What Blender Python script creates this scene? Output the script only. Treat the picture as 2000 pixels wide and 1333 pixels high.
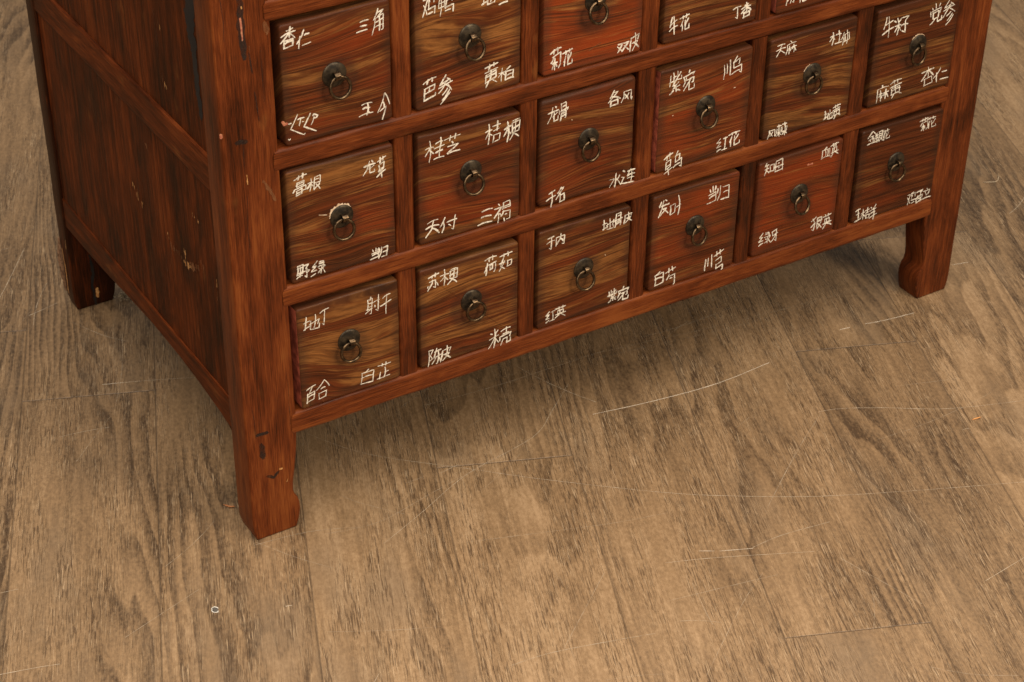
import bpy, bmesh, math, random
from mathutils import Vector, noise
rnd = random.Random(11)
for o in list(bpy.data.objects): bpy.data.objects.remove(o)
S = bpy.context.scene; COL = S.collection

# ------------------------------------------------------------ camera, light, exposure
cam = bpy.data.cameras.new('camera'); co = bpy.data.objects.new('camera', cam); COL.objects.link(co); S.camera = co
cam.sensor_width = 36; cam.lens = 68.26; cam.clip_start = .05; cam.clip_end = 100
co.location = (-.62450, -1.52394, 1.37352)
from mathutils import Matrix
def cam_rot(p, y, r):
    fw = Vector((math.sin(y)*math.cos(p), math.cos(y)*math.cos(p), -math.sin(p)))
    rt = Vector((math.cos(y), -math.sin(y), 0)); up = rt.cross(fw)
    r2 = math.cos(r)*rt + math.sin(r)*up; u2 = -math.sin(r)*rt + math.cos(r)*up
    return Matrix((r2, u2, -fw)).transposed().to_euler()
co.rotation_euler = cam_rot(.597625, .558240, .011736)
cam.dof.use_dof = True; cam.dof.focus_distance = 2.05; cam.dof.aperture_fstop = 14
W = bpy.data.worlds.new('World'); S.world = W; W.use_nodes = True
W.node_tree.nodes['Background'].inputs[0].default_value = (1.0, .90, .78, 1)
W.node_tree.nodes['Background'].inputs[1].default_value = .20
def area(name, loc, target, size, power, col):
    l = bpy.data.lights.new(name, 'AREA'); l.shape = 'SQUARE'; l.size = size; l.energy = power; l.color = col
    o = bpy.data.objects.new(name, l); COL.objects.link(o); o.location = loc
    o.rotation_euler = (Vector(target)-Vector(loc)).to_track_quat('-Z', 'Y').to_euler()
area('key_softbox', (1.75, -2.9, 2.05), (.45, 0, .10), .9, 62, (1, .84, .64))
area('fill_softbox', (-1.3, -3.0, 2.0), (.45, 0, .10), .9, 30, (1, .85, .66))
area('ceiling_light', (-.25, -.65, 2.9), (-.25, -.65, 0), 3.8, 200, (1, .89, .76))
S.view_settings.view_transform = 'Standard'; S.view_settings.look = 'None'
S.view_settings.exposure = 0; S.view_settings.gamma = 1
S.render.engine = 'CYCLES'

# ------------------------------------------------------------ node helper
class N:
    def __init__(s, name):
        s.mat = bpy.data.materials.new(name); s.mat.use_nodes = True; s.t = s.mat.node_tree
        s.b = s.t.nodes['Principled BSDF']
    def put(s, v, sock):
        if isinstance(v, bpy.types.NodeSocket): s.t.links.new(v, sock)
        elif v is not None: sock.default_value = v
    def m(s, op, a, b=None, c=None, clamp=False):
        n = s.t.nodes.new('ShaderNodeMath'); n.operation = op; n.use_clamp = clamp
        s.put(a, n.inputs[0]); s.put(b, n.inputs[1]); s.put(c, n.inputs[2]); return n.outputs[0]
    def xyz(s, x, y, z=0.0):
        n = s.t.nodes.new('ShaderNodeCombineXYZ'); s.put(x, n.inputs[0]); s.put(y, n.inputs[1]); s.put(z, n.inputs[2]); return n.outputs[0]
    def noise(s, vec, detail=3.0, rough=.55, dist=0.0, scale=1.0, w=None):
        n = s.t.nodes.new('ShaderNodeTexNoise'); n.inputs['Scale'].default_value = scale
        n.inputs['Detail'].default_value = detail; n.inputs['Roughness'].default_value = rough; n.inputs['Distortion'].default_value = dist
        s.put(vec, n.inputs['Vector']); return n.outputs['Fac']
    def white(s, vec):
        n = s.t.nodes.new('ShaderNodeTexWhiteNoise'); n.noise_dimensions = '3D'; s.put(vec, n.inputs['Vector']); return n.outputs['Value']
    def uv(s, name):
        n = s.t.nodes.new('ShaderNodeUVMap'); n.uv_map = name
        q = s.t.nodes.new('ShaderNodeSeparateXYZ'); s.t.links.new(n.outputs[0], q.inputs[0]); return q.outputs[0], q.outputs[1]
    def prop(s, name):
        n = s.t.nodes.new('ShaderNodeAttribute'); n.attribute_type = 'OBJECT'; n.attribute_name = name; return n.outputs['Fac']
    def objxyz(s):
        n = s.t.nodes.new('ShaderNodeTexCoord'); return n.outputs['Object']
    def step(s, v, a, b):          # smoothstep a..b
        n = s.t.nodes.new('ShaderNodeMapRange'); n.interpolation_type = 'SMOOTHSTEP'
        s.put(v, n.inputs[0]); n.inputs[1].default_value = a; n.inputs[2].default_value = b; return n.outputs[0]
    def mix(s, f, a, b, mode='MIX'):
        n = s.t.nodes.new('ShaderNodeMix'); n.data_type = 'RGBA'; n.blend_type = mode
        s.put(f, n.inputs[0])
        for v, k in ((a, 6), (b, 7)):
            s.put((*v, 1) if isinstance(v, tuple) else v, n.inputs[k])
        return n.outputs[2]
    def ramp(s, f, stops):
        n = s.t.nodes.new('ShaderNodeValToRGB'); e = n.color_ramp.elements
        while len(e) < len(stops): e.new(.5)
        for k, (p, c) in enumerate(stops): e[k].position = p; e[k].color = (*c, 1)
        s.put(f, n.inputs[0]); return n.outputs[0]
    def bump(s, h, strength, dist):
        n = s.t.nodes.new('ShaderNodeBump'); n.inputs['Strength'].default_value = strength; n.inputs['Distance'].default_value = dist
        s.put(h, n.inputs['Height']); s.t.links.new(n.outputs[0], s.b.inputs['Normal'])
    def set(s, **k):
        for n, v in k.items(): s.put((*v, 1) if isinstance(v, tuple) else v, s.b.inputs[n.replace('_', ' ')])
        return s.mat

def mat_frame():
    n = N('stained_wood'); u, v = n.uv('grain'); sd = n.m('MULTIPLY', n.prop('seed'), 7.31)
    u = n.m('ADD', u, sd)
    g = n.noise(n.xyz(n.m('MULTIPLY', u, 5.0), n.m('MULTIPLY', v, 130.0)), 4, .66, .6)
    blot = n.noise(n.xyz(n.m('MULTIPLY', u, 9.0), n.m('MULTIPLY', v, 24.0), 3.0), 3, .55, .8)
    fine = n.noise(n.xyz(n.m('MULTIPLY', u, 40.0), n.m('MULTIPLY', v, 900.0)), 2, .6)
    f = n.m('ADD', n.m('MULTIPLY', g, .55), n.m('MULTIPLY', blot, .55)); f = n.m('SUBTRACT', f, .05)
    f = n.m('ADD', f, n.m('MULTIPLY', n.m('SUBTRACT', fine, .5), .55))
    wide = n.noise(n.xyz(n.m('MULTIPLY', u, 3.5), n.m('MULTIPLY', v, 9.0), 14.0), 3, .6, .4)
    f = n.m('ADD', f, n.m('MULTIPLY', n.m('SUBTRACT', wide, .5), .28))
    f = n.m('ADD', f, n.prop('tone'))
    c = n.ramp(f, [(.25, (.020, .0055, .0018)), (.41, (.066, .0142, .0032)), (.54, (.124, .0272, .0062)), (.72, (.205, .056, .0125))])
    worn = n.step(n.noise(n.xyz(n.m('MULTIPLY', u, 22.0), n.m('MULTIPLY', v, 40.0), 9.0), 4, .65), .60, .74)
    c = n.mix(n.m('MULTIPLY', worn, .36), c, (.022, .009, .004))
    lite = n.step(n.noise(n.xyz(n.m('MULTIPLY', u, 14.0), n.m('MULTIPLY', v, 30.0), 21.0), 3, .6), .63, .78)
    c = n.mix(n.m('MULTIPLY', lite, .40), c, (.22, .080, .020))
    n.bump(n.m('ADD', n.m('MULTIPLY', fine, .5), n.m('ADD', g, n.m('MULTIPLY', blot, 1.5))), .35, .0012)
    return n.set(Base_Color=c, Roughness=n.m('ADD', n.m('MULTIPLY', blot, .30), .24), Specular_IOR_Level=n.prop('gloss'))

def mat_drawer():
    n = N('drawer_wood'); u, v = n.uv('grain'); fu, fv = n.uv('face'); sd = n.prop('seed')
    z = n.m('MULTIPLY', sd, 3.7)
    warp = n.noise(n.xyz(n.m('MULTIPLY', u, 4.2), n.m('MULTIPLY', v, 13.0), z), 2, .40, .2)
    blot = n.noise(n.xyz(n.m('MULTIPLY', u, 12.0), n.m('MULTIPLY', v, 22.0), n.m('ADD', z, 40.0)), 3, .6, .7)
    # phase across the grain; every streak below follows it, so bands and fibres run together
    ph = n.m('ADD', n.m('MULTIPLY', v, n.m('ADD', 26.0, n.m('MULTIPLY', n.prop('freq'), 30.0))), n.m('MULTIPLY', warp, n.m('MULTIPLY', n.prop('swirl'), .62)))
    flow = lambda a, b, k, d=3, r=.6: n.noise(n.xyz(n.m('MULTIPLY', u, a), n.m('MULTIPLY', ph, b), n.m('ADD', z, k)), d, r)
    fray = flow(34.0, 11.0, 5.0)
    t = n.m('ADD', flow(4.0, 1.8, 0.0, 3, .55), n.m('MULTIPLY', n.m('SUBTRACT', n.prop('tan'), .10), .34))
    t = n.m('ADD', t, n.m('MULTIPLY', n.m('SUBTRACT', fray, .5), .22))
    tan = n.step(t, .49, .61)
    base = n.mix(n.step(flow(8.0, 5.0, 2.0, 4), .3, .7), (.040, .0100, .0031), (.128, .0300, .0078))
    redm = n.step(n.m('ADD', flow(9.0, .9, 80.0), n.m('MULTIPLY', n.prop('red'), .75)), .54, .92)
    base = n.mix(n.m('MULTIPLY', redm, .74), base, (.205, .031, .0060))
    tanc = n.mix(n.step(fray, .35, .65), (.125, .046, .0125), (.245, .100, .027))
    c = n.mix(n.m('MULTIPLY', tan, .85), base, tanc)
    streak = n.step(flow(9.0, 24.0, 7.0), .53, .70)
    c = n.mix(n.m('MULTIPLY', streak, .52), c, (.26, .088, .020))
    dk = n.step(flow(8.0, 18.0, 11.0), .50, .68)
    c = n.mix(n.m('MULTIPLY', dk, .70), c, (.022, .0075, .0035))
    # hand grime along the edges and round the pull
    ed = n.m('MINIMUM', n.m('MINIMUM', fu, n.m('SUBTRACT', 1.0, fu)), n.m('MINIMUM', fv, n.m('SUBTRACT', 1.0, fv)))
    ed = n.m('ADD', ed, n.m('MULTIPLY', n.m('SUBTRACT', blot, .5), .16))
    gr = n.m('SUBTRACT', 1.0, n.step(ed, .0, .12))
    c = n.mix(n.m('MULTIPLY', gr, .55), c, (.036, .017, .009))
    dx = n.m('SUBTRACT', fu, .5); dy = n.m('SUBTRACT', fv, .46)
    rr = n.m('SQRT', n.m('ADD', n.m('MULTIPLY', dx, dx), n.m('MULTIPLY', dy, dy)))
    rr = n.m('ADD', rr, n.m('MULTIPLY', n.m('SUBTRACT', blot, .5), .2))
    c = n.mix(n.m('MULTIPLY', n.m('SUBTRACT', 1.0, n.step(rr, .12, .24)), .5), c, (.026, .014, .009))
    hs = n.t.nodes.new('ShaderNodeHueSaturation'); n.put(c, hs.inputs['Color']); n.put(n.prop('value'), hs.inputs['Value'])
    n.bump(n.m('ADD', n.m('MULTIPLY', fray, .6), n.m('ADD', n.m('MULTIPLY', blot, 2.5), n.m('MULTIPLY', streak, .3))), .4, .0009)
    return n.set(Base_Color=hs.outputs[0], Roughness=n.m('ADD', n.m('MULTIPLY', blot, .35), .24), Specular_IOR_Level=.13)

def mat_floor():
    n = N('vinyl_plank'); u, v = n.uv('grain'); WID, LEN = .158, 1.22
    row = n.m('FLOOR', n.m('DIVIDE', v, WID)); fv = n.m('FRACT', n.m('DIVIDE', v, WID))
    uo = n.m('DIVIDE', n.m('ADD', u, n.m('ADD', n.m('MULTIPLY', n.white(n.xyz(row, 5.0)), LEN), .15)), LEN)
    colm = n.m('FLOOR', uo); fu = n.m('FRACT', uo)
    pid = n.white(n.xyz(row, colm, 2.0)); pid2 = n.white(n.xyz(row, colm, 9.0))
    pz = n.m('MULTIPLY', pid, 60.0)
    U = lambda k: n.m('MULTIPLY', u, k)
    V = lambda k: n.m('MULTIPLY', v, k)
    big = n.noise(n.xyz(U(2.6), V(15.0), pz), 2, .45, .15)
    cv = n.m('MULTIPLY', n.m('SUBTRACT', fv, n.m('ADD', .22, n.m('MULTIPLY', n.white(n.xyz(row, colm, 4.0)), .56))), WID)
    par = n.m('MULTIPLY', n.m('MULTIPLY', cv, cv), n.m('ADD', 250.0, n.m('MULTIPLY', n.white(n.xyz(row, colm, 6.0)), 450.0)))
    sgn = n.m('SUBTRACT', n.m('MULTIPLY', n.m('ROUND', n.white(n.xyz(row, colm, 8.0))), 2.0), 1.0)
    arch = n.m('ADD', par, n.m('MULTIPLY', n.m('MULTIPLY', U(5.5), sgn), 1.0))
    fuzz = n.noise(n.xyz(U(14.0), V(60.0), pz), 3, .6)
    ph = n.m('ADD', n.m('ADD', arch, n.m('MULTIPLY', big, 5.0)), n.m('MULTIPLY', fuzz, .45))
    ring = n.m('FRACT', ph)
    rline = n.m('MULTIPLY', n.step(ring, .1, .85), n.m('SUBTRACT', 1.0, n.step(ring, .88, 1.0)))
    flat = n.step(n.noise(n.xyz(U(2.0), V(7.0), n.m('ADD', pz, 7.0)), 2, .5), .36, .58)
    cloud = n.noise(n.xyz(U(3.6), V(22.0), n.m('ADD', pz, 3.0)), 4, .6, .4)
    str1 = n.noise(n.xyz(U(9.0), V(150.0), pz), 4, .62, .3)
    tick = n.noise(n.xyz(U(48.0), V(700.0), pz), 2, .5, .4)
    tick2 = n.noise(n.xyz(U(44.0), V(760.0), n.m('ADD', pz, 30.0)), 2, .5, .4)
    mot = n.noise(n.xyz(U(160.0), V(260.0), pz), 3, .65)
    f = n.m('ADD', n.m('ADD', .11, n.m('MULTIPLY', cloud, .46)), n.m('MULTIPLY', str1, .36))
    f = n.m('ADD', f, n.m('MULTIPLY', n.m('SUBTRACT', mot, .5), .50))
    f = n.m('ADD', f, n.m('MULTIPLY', n.m('SUBTRACT', pid2, .5), .13))
    f = n.m('SUBTRACT', f, n.m('MULTIPLY', n.m('MULTIPLY', rline, flat), .19))
    c = n.ramp(f, [(.22, (.068, .040, .020)), (.38, (.168, .104, .053)), (.53, (.242, .151, .077)), (.72, (.350, .230, .127))])
    grey = n.step(n.noise(n.xyz(U(4.0), V(10.0), n.m('ADD', pz, 17.0)), 3, .6), .5, .72)
    c = n.mix(n.m('MULTIPLY', grey, .5), c, (.180, .124, .075))
    dt = n.step(tick, .52, .63); lt = n.step(tick2, .55, .67)
    emb = n.step(n.noise(n.xyz(U(6.0), V(30.0), n.m('ADD', pz, 23.0)), 2, .5), .30, .62)
    emb = n.m('MULTIPLY', emb, n.m('ADD', .62, n.m('MULTIPLY', rline, .38)))
    c = n.mix(n.m('MULTIPLY', n.m('MULTIPLY', dt, emb), .86), c, (.062, .034, .016))
    c = n.mix(n.m('MULTIPLY', n.m('MULTIPLY', lt, emb), .46), c, (.58, .42, .26))
    # plank joints
    WD = .0013
    e = n.m('MULTIPLY', n.m('MINIMUM', fv, n.m('SUBTRACT', 1.0, fv)), WID)
    e2 = n.m('MULTIPLY', n.m('MINIMUM', fu, n.m('SUBTRACT', 1.0, fu)), LEN)
    seam = n.m('SUBTRACT', 1.0, n.step(n.m('MINIMUM', e, e2), .0002, WD))
    c = n.mix(n.m('MULTIPLY', seam, .42), c, (.05, .033, .022))
    h = n.m('SUBTRACT', n.m('MULTIPLY', n.m('SUBTRACT', lt, dt), emb), n.m('MULTIPLY', seam, 1.5))
    h = n.m('ADD', h, n.m('MULTIPLY', mot, .5))
    n.bump(h, .6, .0009)
    return n.set(Base_Color=c, Roughness=n.m('ADD', n.m('MULTIPLY', cloud, .2), .36), Specular_IOR_Level=.50)

def mat_simple(name, a, b, scale, rough=.6, metal=0.0, spec=.4, bump=0.0):
    n = N(name); f = n.noise(n.objxyz(), 3, .6, .3, scale)
    if bump: n.bump(f, .5, bump)
    return n.set(Base_Color=n.mix(n.step(f, .35, .65), a, b), Roughness=rough, Metallic=metal, Specular_IOR_Level=spec)
def mat_scratch(name, c, lo, hi):
    n = N(name); f = n.noise(n.objxyz(), 3, .7, .2, 90.0)
    n.b.inputs['Alpha'].default_value = 1
    a = n.t.nodes.new('ShaderNodeMapRange'); n.put(f, a.inputs[0]); a.inputs[1].default_value = .35; a.inputs[2].default_value = .65
    a.inputs[3].default_value = lo; a.inputs[4].default_value = hi
    return n.set(Base_Color=c, Roughness=.55, Alpha=a.outputs[0])
def mat_paint():
    n = N('white_lettering_paint'); p = n.objxyz(); f = n.noise(p, 3, .65, .3, 420); g = n.noise(p, 3, .7, .2, 240)
    return n.set(Base_Color=n.mix(n.step(f, .35, .65), (.62, .56, .46), (.82, .77, .67)), Roughness=.7, Specular_IOR_Level=.3, Alpha=n.m('ADD', .45, n.m('MULTIPLY', n.step(g, .34, .52), .55)))
M = dict(frame=mat_frame(), drawer=mat_drawer(), floor=mat_floor(),
    iron=mat_simple('dark_bronze', (.022, .017, .012), (.070, .052, .032), 160, .42, .7, .5, .0004),
    ring=mat_simple('ring_bronze', (.055, .036, .021), (.150, .100, .056), 220, .30, .95, .5, .0002),
    paint=mat_paint(),
    pale=mat_simple('bare_wood_chip', (.36, .15, .040), (.56, .30, .11), 300, .8),
    tanwear=mat_scratch('thin_finish', (.20, .075, .024), .25, .8),
    bare=mat_simple('bare_pale_wood', (.50, .34, .21), (.76, .60, .44), 300, .8),
    pink=mat_simple('red_primer', (.30, .075, .045), (.46, .19, .10), 240, .7),
    gap=mat_simple('black_gap', (.004, .0025, .002), (.010, .006, .004), 60, .8),
    dark=mat_scratch('dark_stain', (.012, .006, .004), .35, .85),
    red=mat_simple('red_drawer_side', (.13, .026, .014), (.34, .080, .045), 90, .55),
    inner=mat_simple('raw_carcass_wood', (.020, .010, .006), (.045, .022, .012), 40, .8),
    sb=mat_scratch('floor_scratch_bright', (.72, .62, .49), .6, 1.0), sm=mat_scratch('floor_scratch', (.60, .49, .36), .35, .9),
    sf=mat_scratch('floor_scuff', (.54, .44, .32), .08, .55))
WRITING = {
 (0, 2): [
  ('香仁', '801,5919 735,5902;678,5849 824,5886;774,5936 761,5836;761,5876 669,5789;756,5875 818,5815;706,5803 699,5739;705,5803 798,5812 794,5757;705,5772 799,5790;695,5730 793,5747;912,5873 834,5749;869,5817 852,5696;917,5820 964,5828;890,5719 978,5734'),
  ('三角', '1511,5809 1599,5818;1512,5766 1578,5764;1468,5711 1583,5720;1705,5907 1654,5801;1689,5865 1758,5886 1703,5828;1673,5810 1663,5734 1633,5648;1668,5806 1761,5848 1754,5688 1736,5681;1670,5768 1760,5801;1661,5719 1759,5738;1716,5837 1713,5680'),
  ('scrawl', '801,5011 719,4871 856,4778 869,4789;702,4932 725,4935;800,4958 866,4963;831,4960 811,4888;843,4922 860,4921;936,4988 861,4864 987,4786;961,4959 974,4972 1014,4949 995,4929 966,4930;975,4953 939,4866;689,4773 697,4761 710,4771'),
  ('玉今', '1495,4929 1607,4931;1506,4885 1580,4885;1462,4811 1613,4823;1561,4927 1546,4813;1560,4846 1574,4828;1749,4996 1668,4805;1756,4999 1802,4865;1730,4902 1740,4850;1692,4813 1761,4849 1717,4717'),
 ],
 (1, 2): [
  ('鸡鸭', '2203,5873 2253,5881 2194,5701;2206,5822 2241,5717;2294,5920 2263,5890;2268,5888 2321,5902 2321,5838;2273,5869 2274,5845;2264,5885 2259,5768;2256,5770 2333,5792 2325,5720;2258,5723 2303,5734;2383,5845 2372,5752;2389,5846 2441,5853 2435,5773;2383,5801 2437,5813;2378,5754 2433,5765;2398,5874 2387,5670;2492,5884 2459,5866;2457,5863 2526,5877 2524,5811;2470,5847 2472,5820;2458,5858 2445,5742;2443,5749 2539,5767 2532,5694;2444,5712 2503,5722'),
  ('地三', '2870,5745 2920,5744;2893,5798 2885,5675;2864,5678 2933,5700;2921,5710 3019,5765 3003,5716;2968,5807 2965,5692;2937,5748 2928,5666 3009,5679 3020,5714;3095,5741 3168,5757;3092,5693 3150,5702;3064,5637 3159,5650'),
  ('芭参', '2186,4979 2332,5025;2242,5015 2231,4969;2284,5025 2287,4989;2199,4919 2318,4949 2310,4897 2200,4864;2252,4934 2249,4882;2202,4916 2191,4791 2320,4829 2325,4851;2446,5017 2376,4917 2488,4965;2461,4981 2499,4937;2360,4887 2517,4937;2447,4953 2359,4834;2444,4913 2507,4843;2463,4867 2403,4807;2482,4849 2402,4750;2493,4818 2379,4710'),
  ('黄柏', '2904,4973 3050,5003;2956,5004 2944,4947;3008,5014 3004,4977;2902,4917 3052,4949;2916,4897 2907,4801;2910,4886 3032,4931 3031,4853 2906,4810;2908,4869 3032,4894;2971,4939 2961,4827;2945,4820 2913,4759;2990,4829 3040,4792;3064,4877 3144,4882;3105,4929 3092,4786;3104,4886 3057,4836;3106,4870 3142,4835;3201,4930 3159,4904;3145,4886 3140,4790;3141,4880 3236,4884 3229,4796;3165,4836 3235,4843;3141,4788 3239,4796'),
 ],
 (2, 2): [
  ('菊花', '3686,4937 3814,4985;3730,4979 3727,4930;3776,4992 3775,4942;3731,4898 3698,4832;3715,4894 3812,4937 3811,4805 3788,4761;3714,4822 3770,4827;3743,4878 3739,4750;3738,4854 3709,4760;3745,4831 3767,4784;3836,4909 3953,4938;3874,4930 3876,4892;3919,4945 3916,4903;3874,4876 3848,4811;3865,4841 3859,4764;3940,4901 3901,4821;3902,4888 3900,4772 3955,4781 3951,4825'),
  ('双皮', '4535,4839 4595,4845 4534,4752;4527,4817 4588,4753;4609,4841 4669,4848 4585,4753;4611,4810 4670,4756;4697,4876 4687,4728;4697,4871 4796,4909 4782,4850;4745,4927 4748,4804;4708,4814 4782,4836 4716,4730;4727,4822 4795,4757'),
 ],
 (3, 2): [
  ('牛花', '5223,4992 5200,4884;5215,4910 5284,4948;5193,4838 5296,4883;5243,4998 5256,4791;5323,4951 5443,4980;5365,4973 5364,4943;5407,4990 5403,4949;5365,4924 5340,4860;5356,4879 5359,4804;5435,4935 5393,4866;5394,4920 5397,4813 5446,4823 5446,4869'),
  ('丁香', '6038,4892 6139,4912;6095,4908 6103,4778 6075,4792;6240,4921 6193,4905;6152,4871 6271,4893;6214,4937 6220,4844;6220,4886 6153,4821;6220,4882 6278,4838;6176,4824 6185,4772;6179,4823 6263,4834 6262,4782;6181,4810 6263,4823;6177,4765 6258,4785'),
 ],
 (4, 2): [
  ('防花', '6761,4919 6767,4782;6759,4926 6798,4932 6778,4881 6801,4853 6782,4827;6838,4938 6835,4926;6816,4886 6871,4901;6835,4888 6821,4793;6842,4861 6866,4860 6869,4797 6854,4802;6925,4899 7039,4926;6961,4930 6963,4893;7002,4931 7003,4894;6969,4870 6945,4817;6955,4835 6958,4769;7033,4889 6993,4834;6988,4881 6999,4776 7052,4792 7052,4827'),
 ],
 (4, 1): [
  ('天麻', '6711,4293 6811,4300;6701,4235 6827,4253;6768,4295 6751,4230 6704,4162;6759,4231 6827,4182;6891,4315 6910,4293;6852,4272 6970,4292;6850,4272 6839,4157;6869,4229 6894,4231;6881,4256 6880,4158;6883,4230 6861,4207;6884,4223 6900,4197;6911,4230 6978,4241;6939,4266 6950,4172;6937,4238 6913,4213;6939,4238 6977,4187'),
  ('杜仲', '7475,4218 7538,4226;7510,4269 7511,4117;7510,4218 7472,4167;7513,4207 7541,4178;7557,4232 7629,4232;7590,4278 7606,4125;7553,4122 7644,4126;7672,4236 7635,4148;7658,4188 7669,4079;7689,4206 7748,4223 7760,4135 7691,4118;7686,4206 7694,4114;7714,4256 7725,4087'),
  ('风棘', '6706,3230 6709,3182 6686,3132;6707,3228 6787,3227 6791,3148 6800,3139 6805,3161;6757,3206 6720,3158;6718,3206 6759,3148;6819,3255 6874,3258;6839,3278 6854,3124;6818,3222 6812,3169 6878,3176 6877,3233;6846,3165 6819,3132;6844,3173 6885,3137;6890,3270 6951,3269;6920,3285 6932,3125;6893,3235 6890,3172 6955,3179 6957,3232;6924,3174 6899,3136;6922,3176 6957,3142'),
  ('地黄', '7514,3223 7551,3225;7521,3265 7528,3168;7509,3163 7564,3182;7557,3191 7633,3234 7628,3181;7592,3272 7595,3165;7570,3229 7567,3154 7638,3156 7638,3184;7635,3279 7742,3305;7666,3310 7674,3273;7702,3315 7708,3275;7639,3243 7740,3271;7655,3235 7658,3175;7650,3226 7731,3251 7737,3195 7655,3176;7651,3213 7732,3239;7684,3257 7693,3181;7679,3182 7663,3137;7718,3187 7749,3169'),
 ],
 (5, 1): [
  ('牛籽', '8304,4273 8277,4128;8292,4171 8404,4209;8267,4061 8422,4121;8336,4273 8361,4006;8427,4197 8456,4176;8530,4208 8500,4171;8444,4124 8535,4129;8475,4219 8492,4007;8491,4127 8452,4053;8479,4132 8540,4057;8538,4212 8641,4218 8600,4172;8596,4170 8612,4016 8562,4041;8538,4114 8638,4117'),
  ('党参', '9052,4273 9064,4212;9006,4225 9018,4202;9126,4261 9108,4228;8982,4180 8995,4119;8991,4173 9144,4209 9132,4139;9025,4160 9036,4081;9029,4151 9113,4176 9115,4090 9041,4076;9061,4071 8998,4016;9100,4086 9112,4033 9170,4047 9166,4093;9261,4273 9195,4179 9316,4221;9290,4237 9339,4199;9187,4144 9349,4191;9278,4202 9188,4064;9277,4167 9369,4106;9304,4116 9247,4070;9331,4090 9265,4010;9348,4068 9253,3956'),
  ('麻黄', '8369,3383 8380,3363;8303,3339 8469,3353;8302,3332 8306,3171;8332,3275 8376,3280;8349,3321 8367,3184;8352,3275 8336,3240;8351,3276 8377,3223;8392,3273 8479,3287;8434,3324 8435,3198;8439,3281 8395,3247;8434,3280 8477,3214;8494,3368 8659,3403;8542,3410 8555,3352;8596,3408 8600,3372;8497,3318 8663,3348;8519,3292 8526,3218;8519,3298 8641,3320 8650,3243 8529,3218;8527,3272 8654,3293;8570,3336 8587,3240;8565,3230 8541,3177;8621,3236 8679,3210'),
  ('杏仁', '8984,3391 9165,3416;9073,3449 9092,3304;9082,3405 8992,3282;9082,3411 9171,3324;9034,3287 9042,3222;9030,3291 9145,3316 9167,3229 9035,3207;9277,3387 9182,3274;9223,3334 9239,3211;9309,3328 9382,3330;9291,3233 9419,3228'),
 ],
 (0, 1): [
  ('葛根', '721,4305 857,4342;775,4347 762,4302;820,4358 812,4307;751,4271 744,4232;750,4266 826,4283 821,4239 746,4223;739,4240 828,4271;720,4200 702,4173;721,4201 844,4226 842,4177 797,4175;742,4174 735,4138;737,4179 800,4200 794,4143 734,4128;737,4153 801,4165;867,4230 927,4232;904,4277 882,4139;893,4234 859,4178;889,4215 923,4188;942,4281 928,4143 962,4179;943,4283 1005,4292 1001,4219 942,4221;948,4255 986,4259;994,4206 966,4174;955,4205 995,4143'),
  ('龙草', '1495,4236 1617,4246;1557,4286 1530,4204 1481,4142;1560,4238 1555,4154 1610,4157 1609,4182;1605,4231 1546,4198;1582,4290 1594,4269;1645,4254 1742,4299;1678,4295 1673,4238;1708,4302 1706,4258;1659,4208 1661,4135;1659,4207 1721,4245 1711,4163 1659,4131;1655,4147 1712,4180;1633,4085 1730,4148;1678,4144 1688,4071'),
  ('野绿', '703,3318 697,3232;704,3316 767,3324 755,3242 693,3228;698,3285 762,3288;732,3321 721,3189;687,3212 758,3226;683,3179 748,3201;774,3307 822,3312 792,3274;793,3270 804,3254;752,3237 830,3242 810,3220;799,3238 797,3167 778,3184;921,3316 862,3256 908,3263 849,3209 907,3212;844,3156 897,3175;946,3298 990,3294 991,3251;944,3278 993,3277;926,3247 1004,3247;968,3242 957,3162 945,3178;933,3232 957,3209;928,3178 962,3200;1001,3243 967,3216;966,3234 1000,3161'),
  ('当归', '1596,3258 1592,3224;1556,3246 1564,3222;1627,3251 1608,3225;1546,3202 1623,3210 1618,3147;1551,3179 1618,3190;1524,3139 1613,3151;1631,3238 1633,3196;1661,3250 1653,3186 1622,3130;1682,3238 1731,3247 1716,3141;1677,3189 1720,3192;1656,3134 1720,3136'),
 ],
 (1, 1): [
  ('桂芝', '2196,4236 2293,4242;2250,4322 2239,4084;2249,4239 2195,4159;2241,4224 2292,4171;2319,4274 2398,4287;2380,4331 2368,4230;2298,4222 2418,4240;2316,4172 2395,4188;2370,4230 2356,4106;2293,4101 2411,4107;2417,4288 2605,4308;2493,4323 2481,4266;2552,4330 2542,4280;2508,4251 2518,4229;2458,4204 2584,4210 2452,4129;2456,4123 2598,4130'),
  ('桔梗', '2911,4241 2987,4254;2953,4324 2943,4096;2956,4248 2910,4165;2945,4223 2987,4190;2995,4289 3089,4301;3055,4341 3046,4236;3007,4235 3073,4251;3008,4178 2995,4103;3007,4185 3087,4194 3075,4122 3002,4106;3137,4216 3219,4242;3175,4297 3171,4067;3170,4222 3127,4139;3173,4195 3213,4148;3237,4289 3323,4302;3230,4254 3229,4159;3230,4268 3326,4282 3312,4167 3227,4156;3234,4204 3317,4228;3276,4298 3266,4172 3202,4080;3235,4152 3309,4098'),
  ('天付', '2208,3360 2332,3380;2189,3302 2340,3311;2275,3369 2259,3286 2185,3201;2262,3293 2342,3216;2418,3376 2357,3275;2401,3312 2379,3204;2440,3311 2556,3321;2541,3373 2515,3208 2496,3221;2459,3281 2486,3260'),
  ('三褐', '2870,3307 2996,3314;2862,3237 2980,3234;2819,3155 2990,3159;3071,3343 3086,3321;3028,3291 3114,3296 3020,3187;3068,3244 3065,3115;3081,3223 3111,3193;3131,3341 3124,3264;3140,3343 3211,3356 3218,3280 3127,3275;3126,3295 3210,3306;3134,3240 3105,3189;3124,3238 3216,3232 3211,3136 3171,3131;3153,3194 3174,3198;3139,3152 3145,3118'),
 ],
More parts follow.
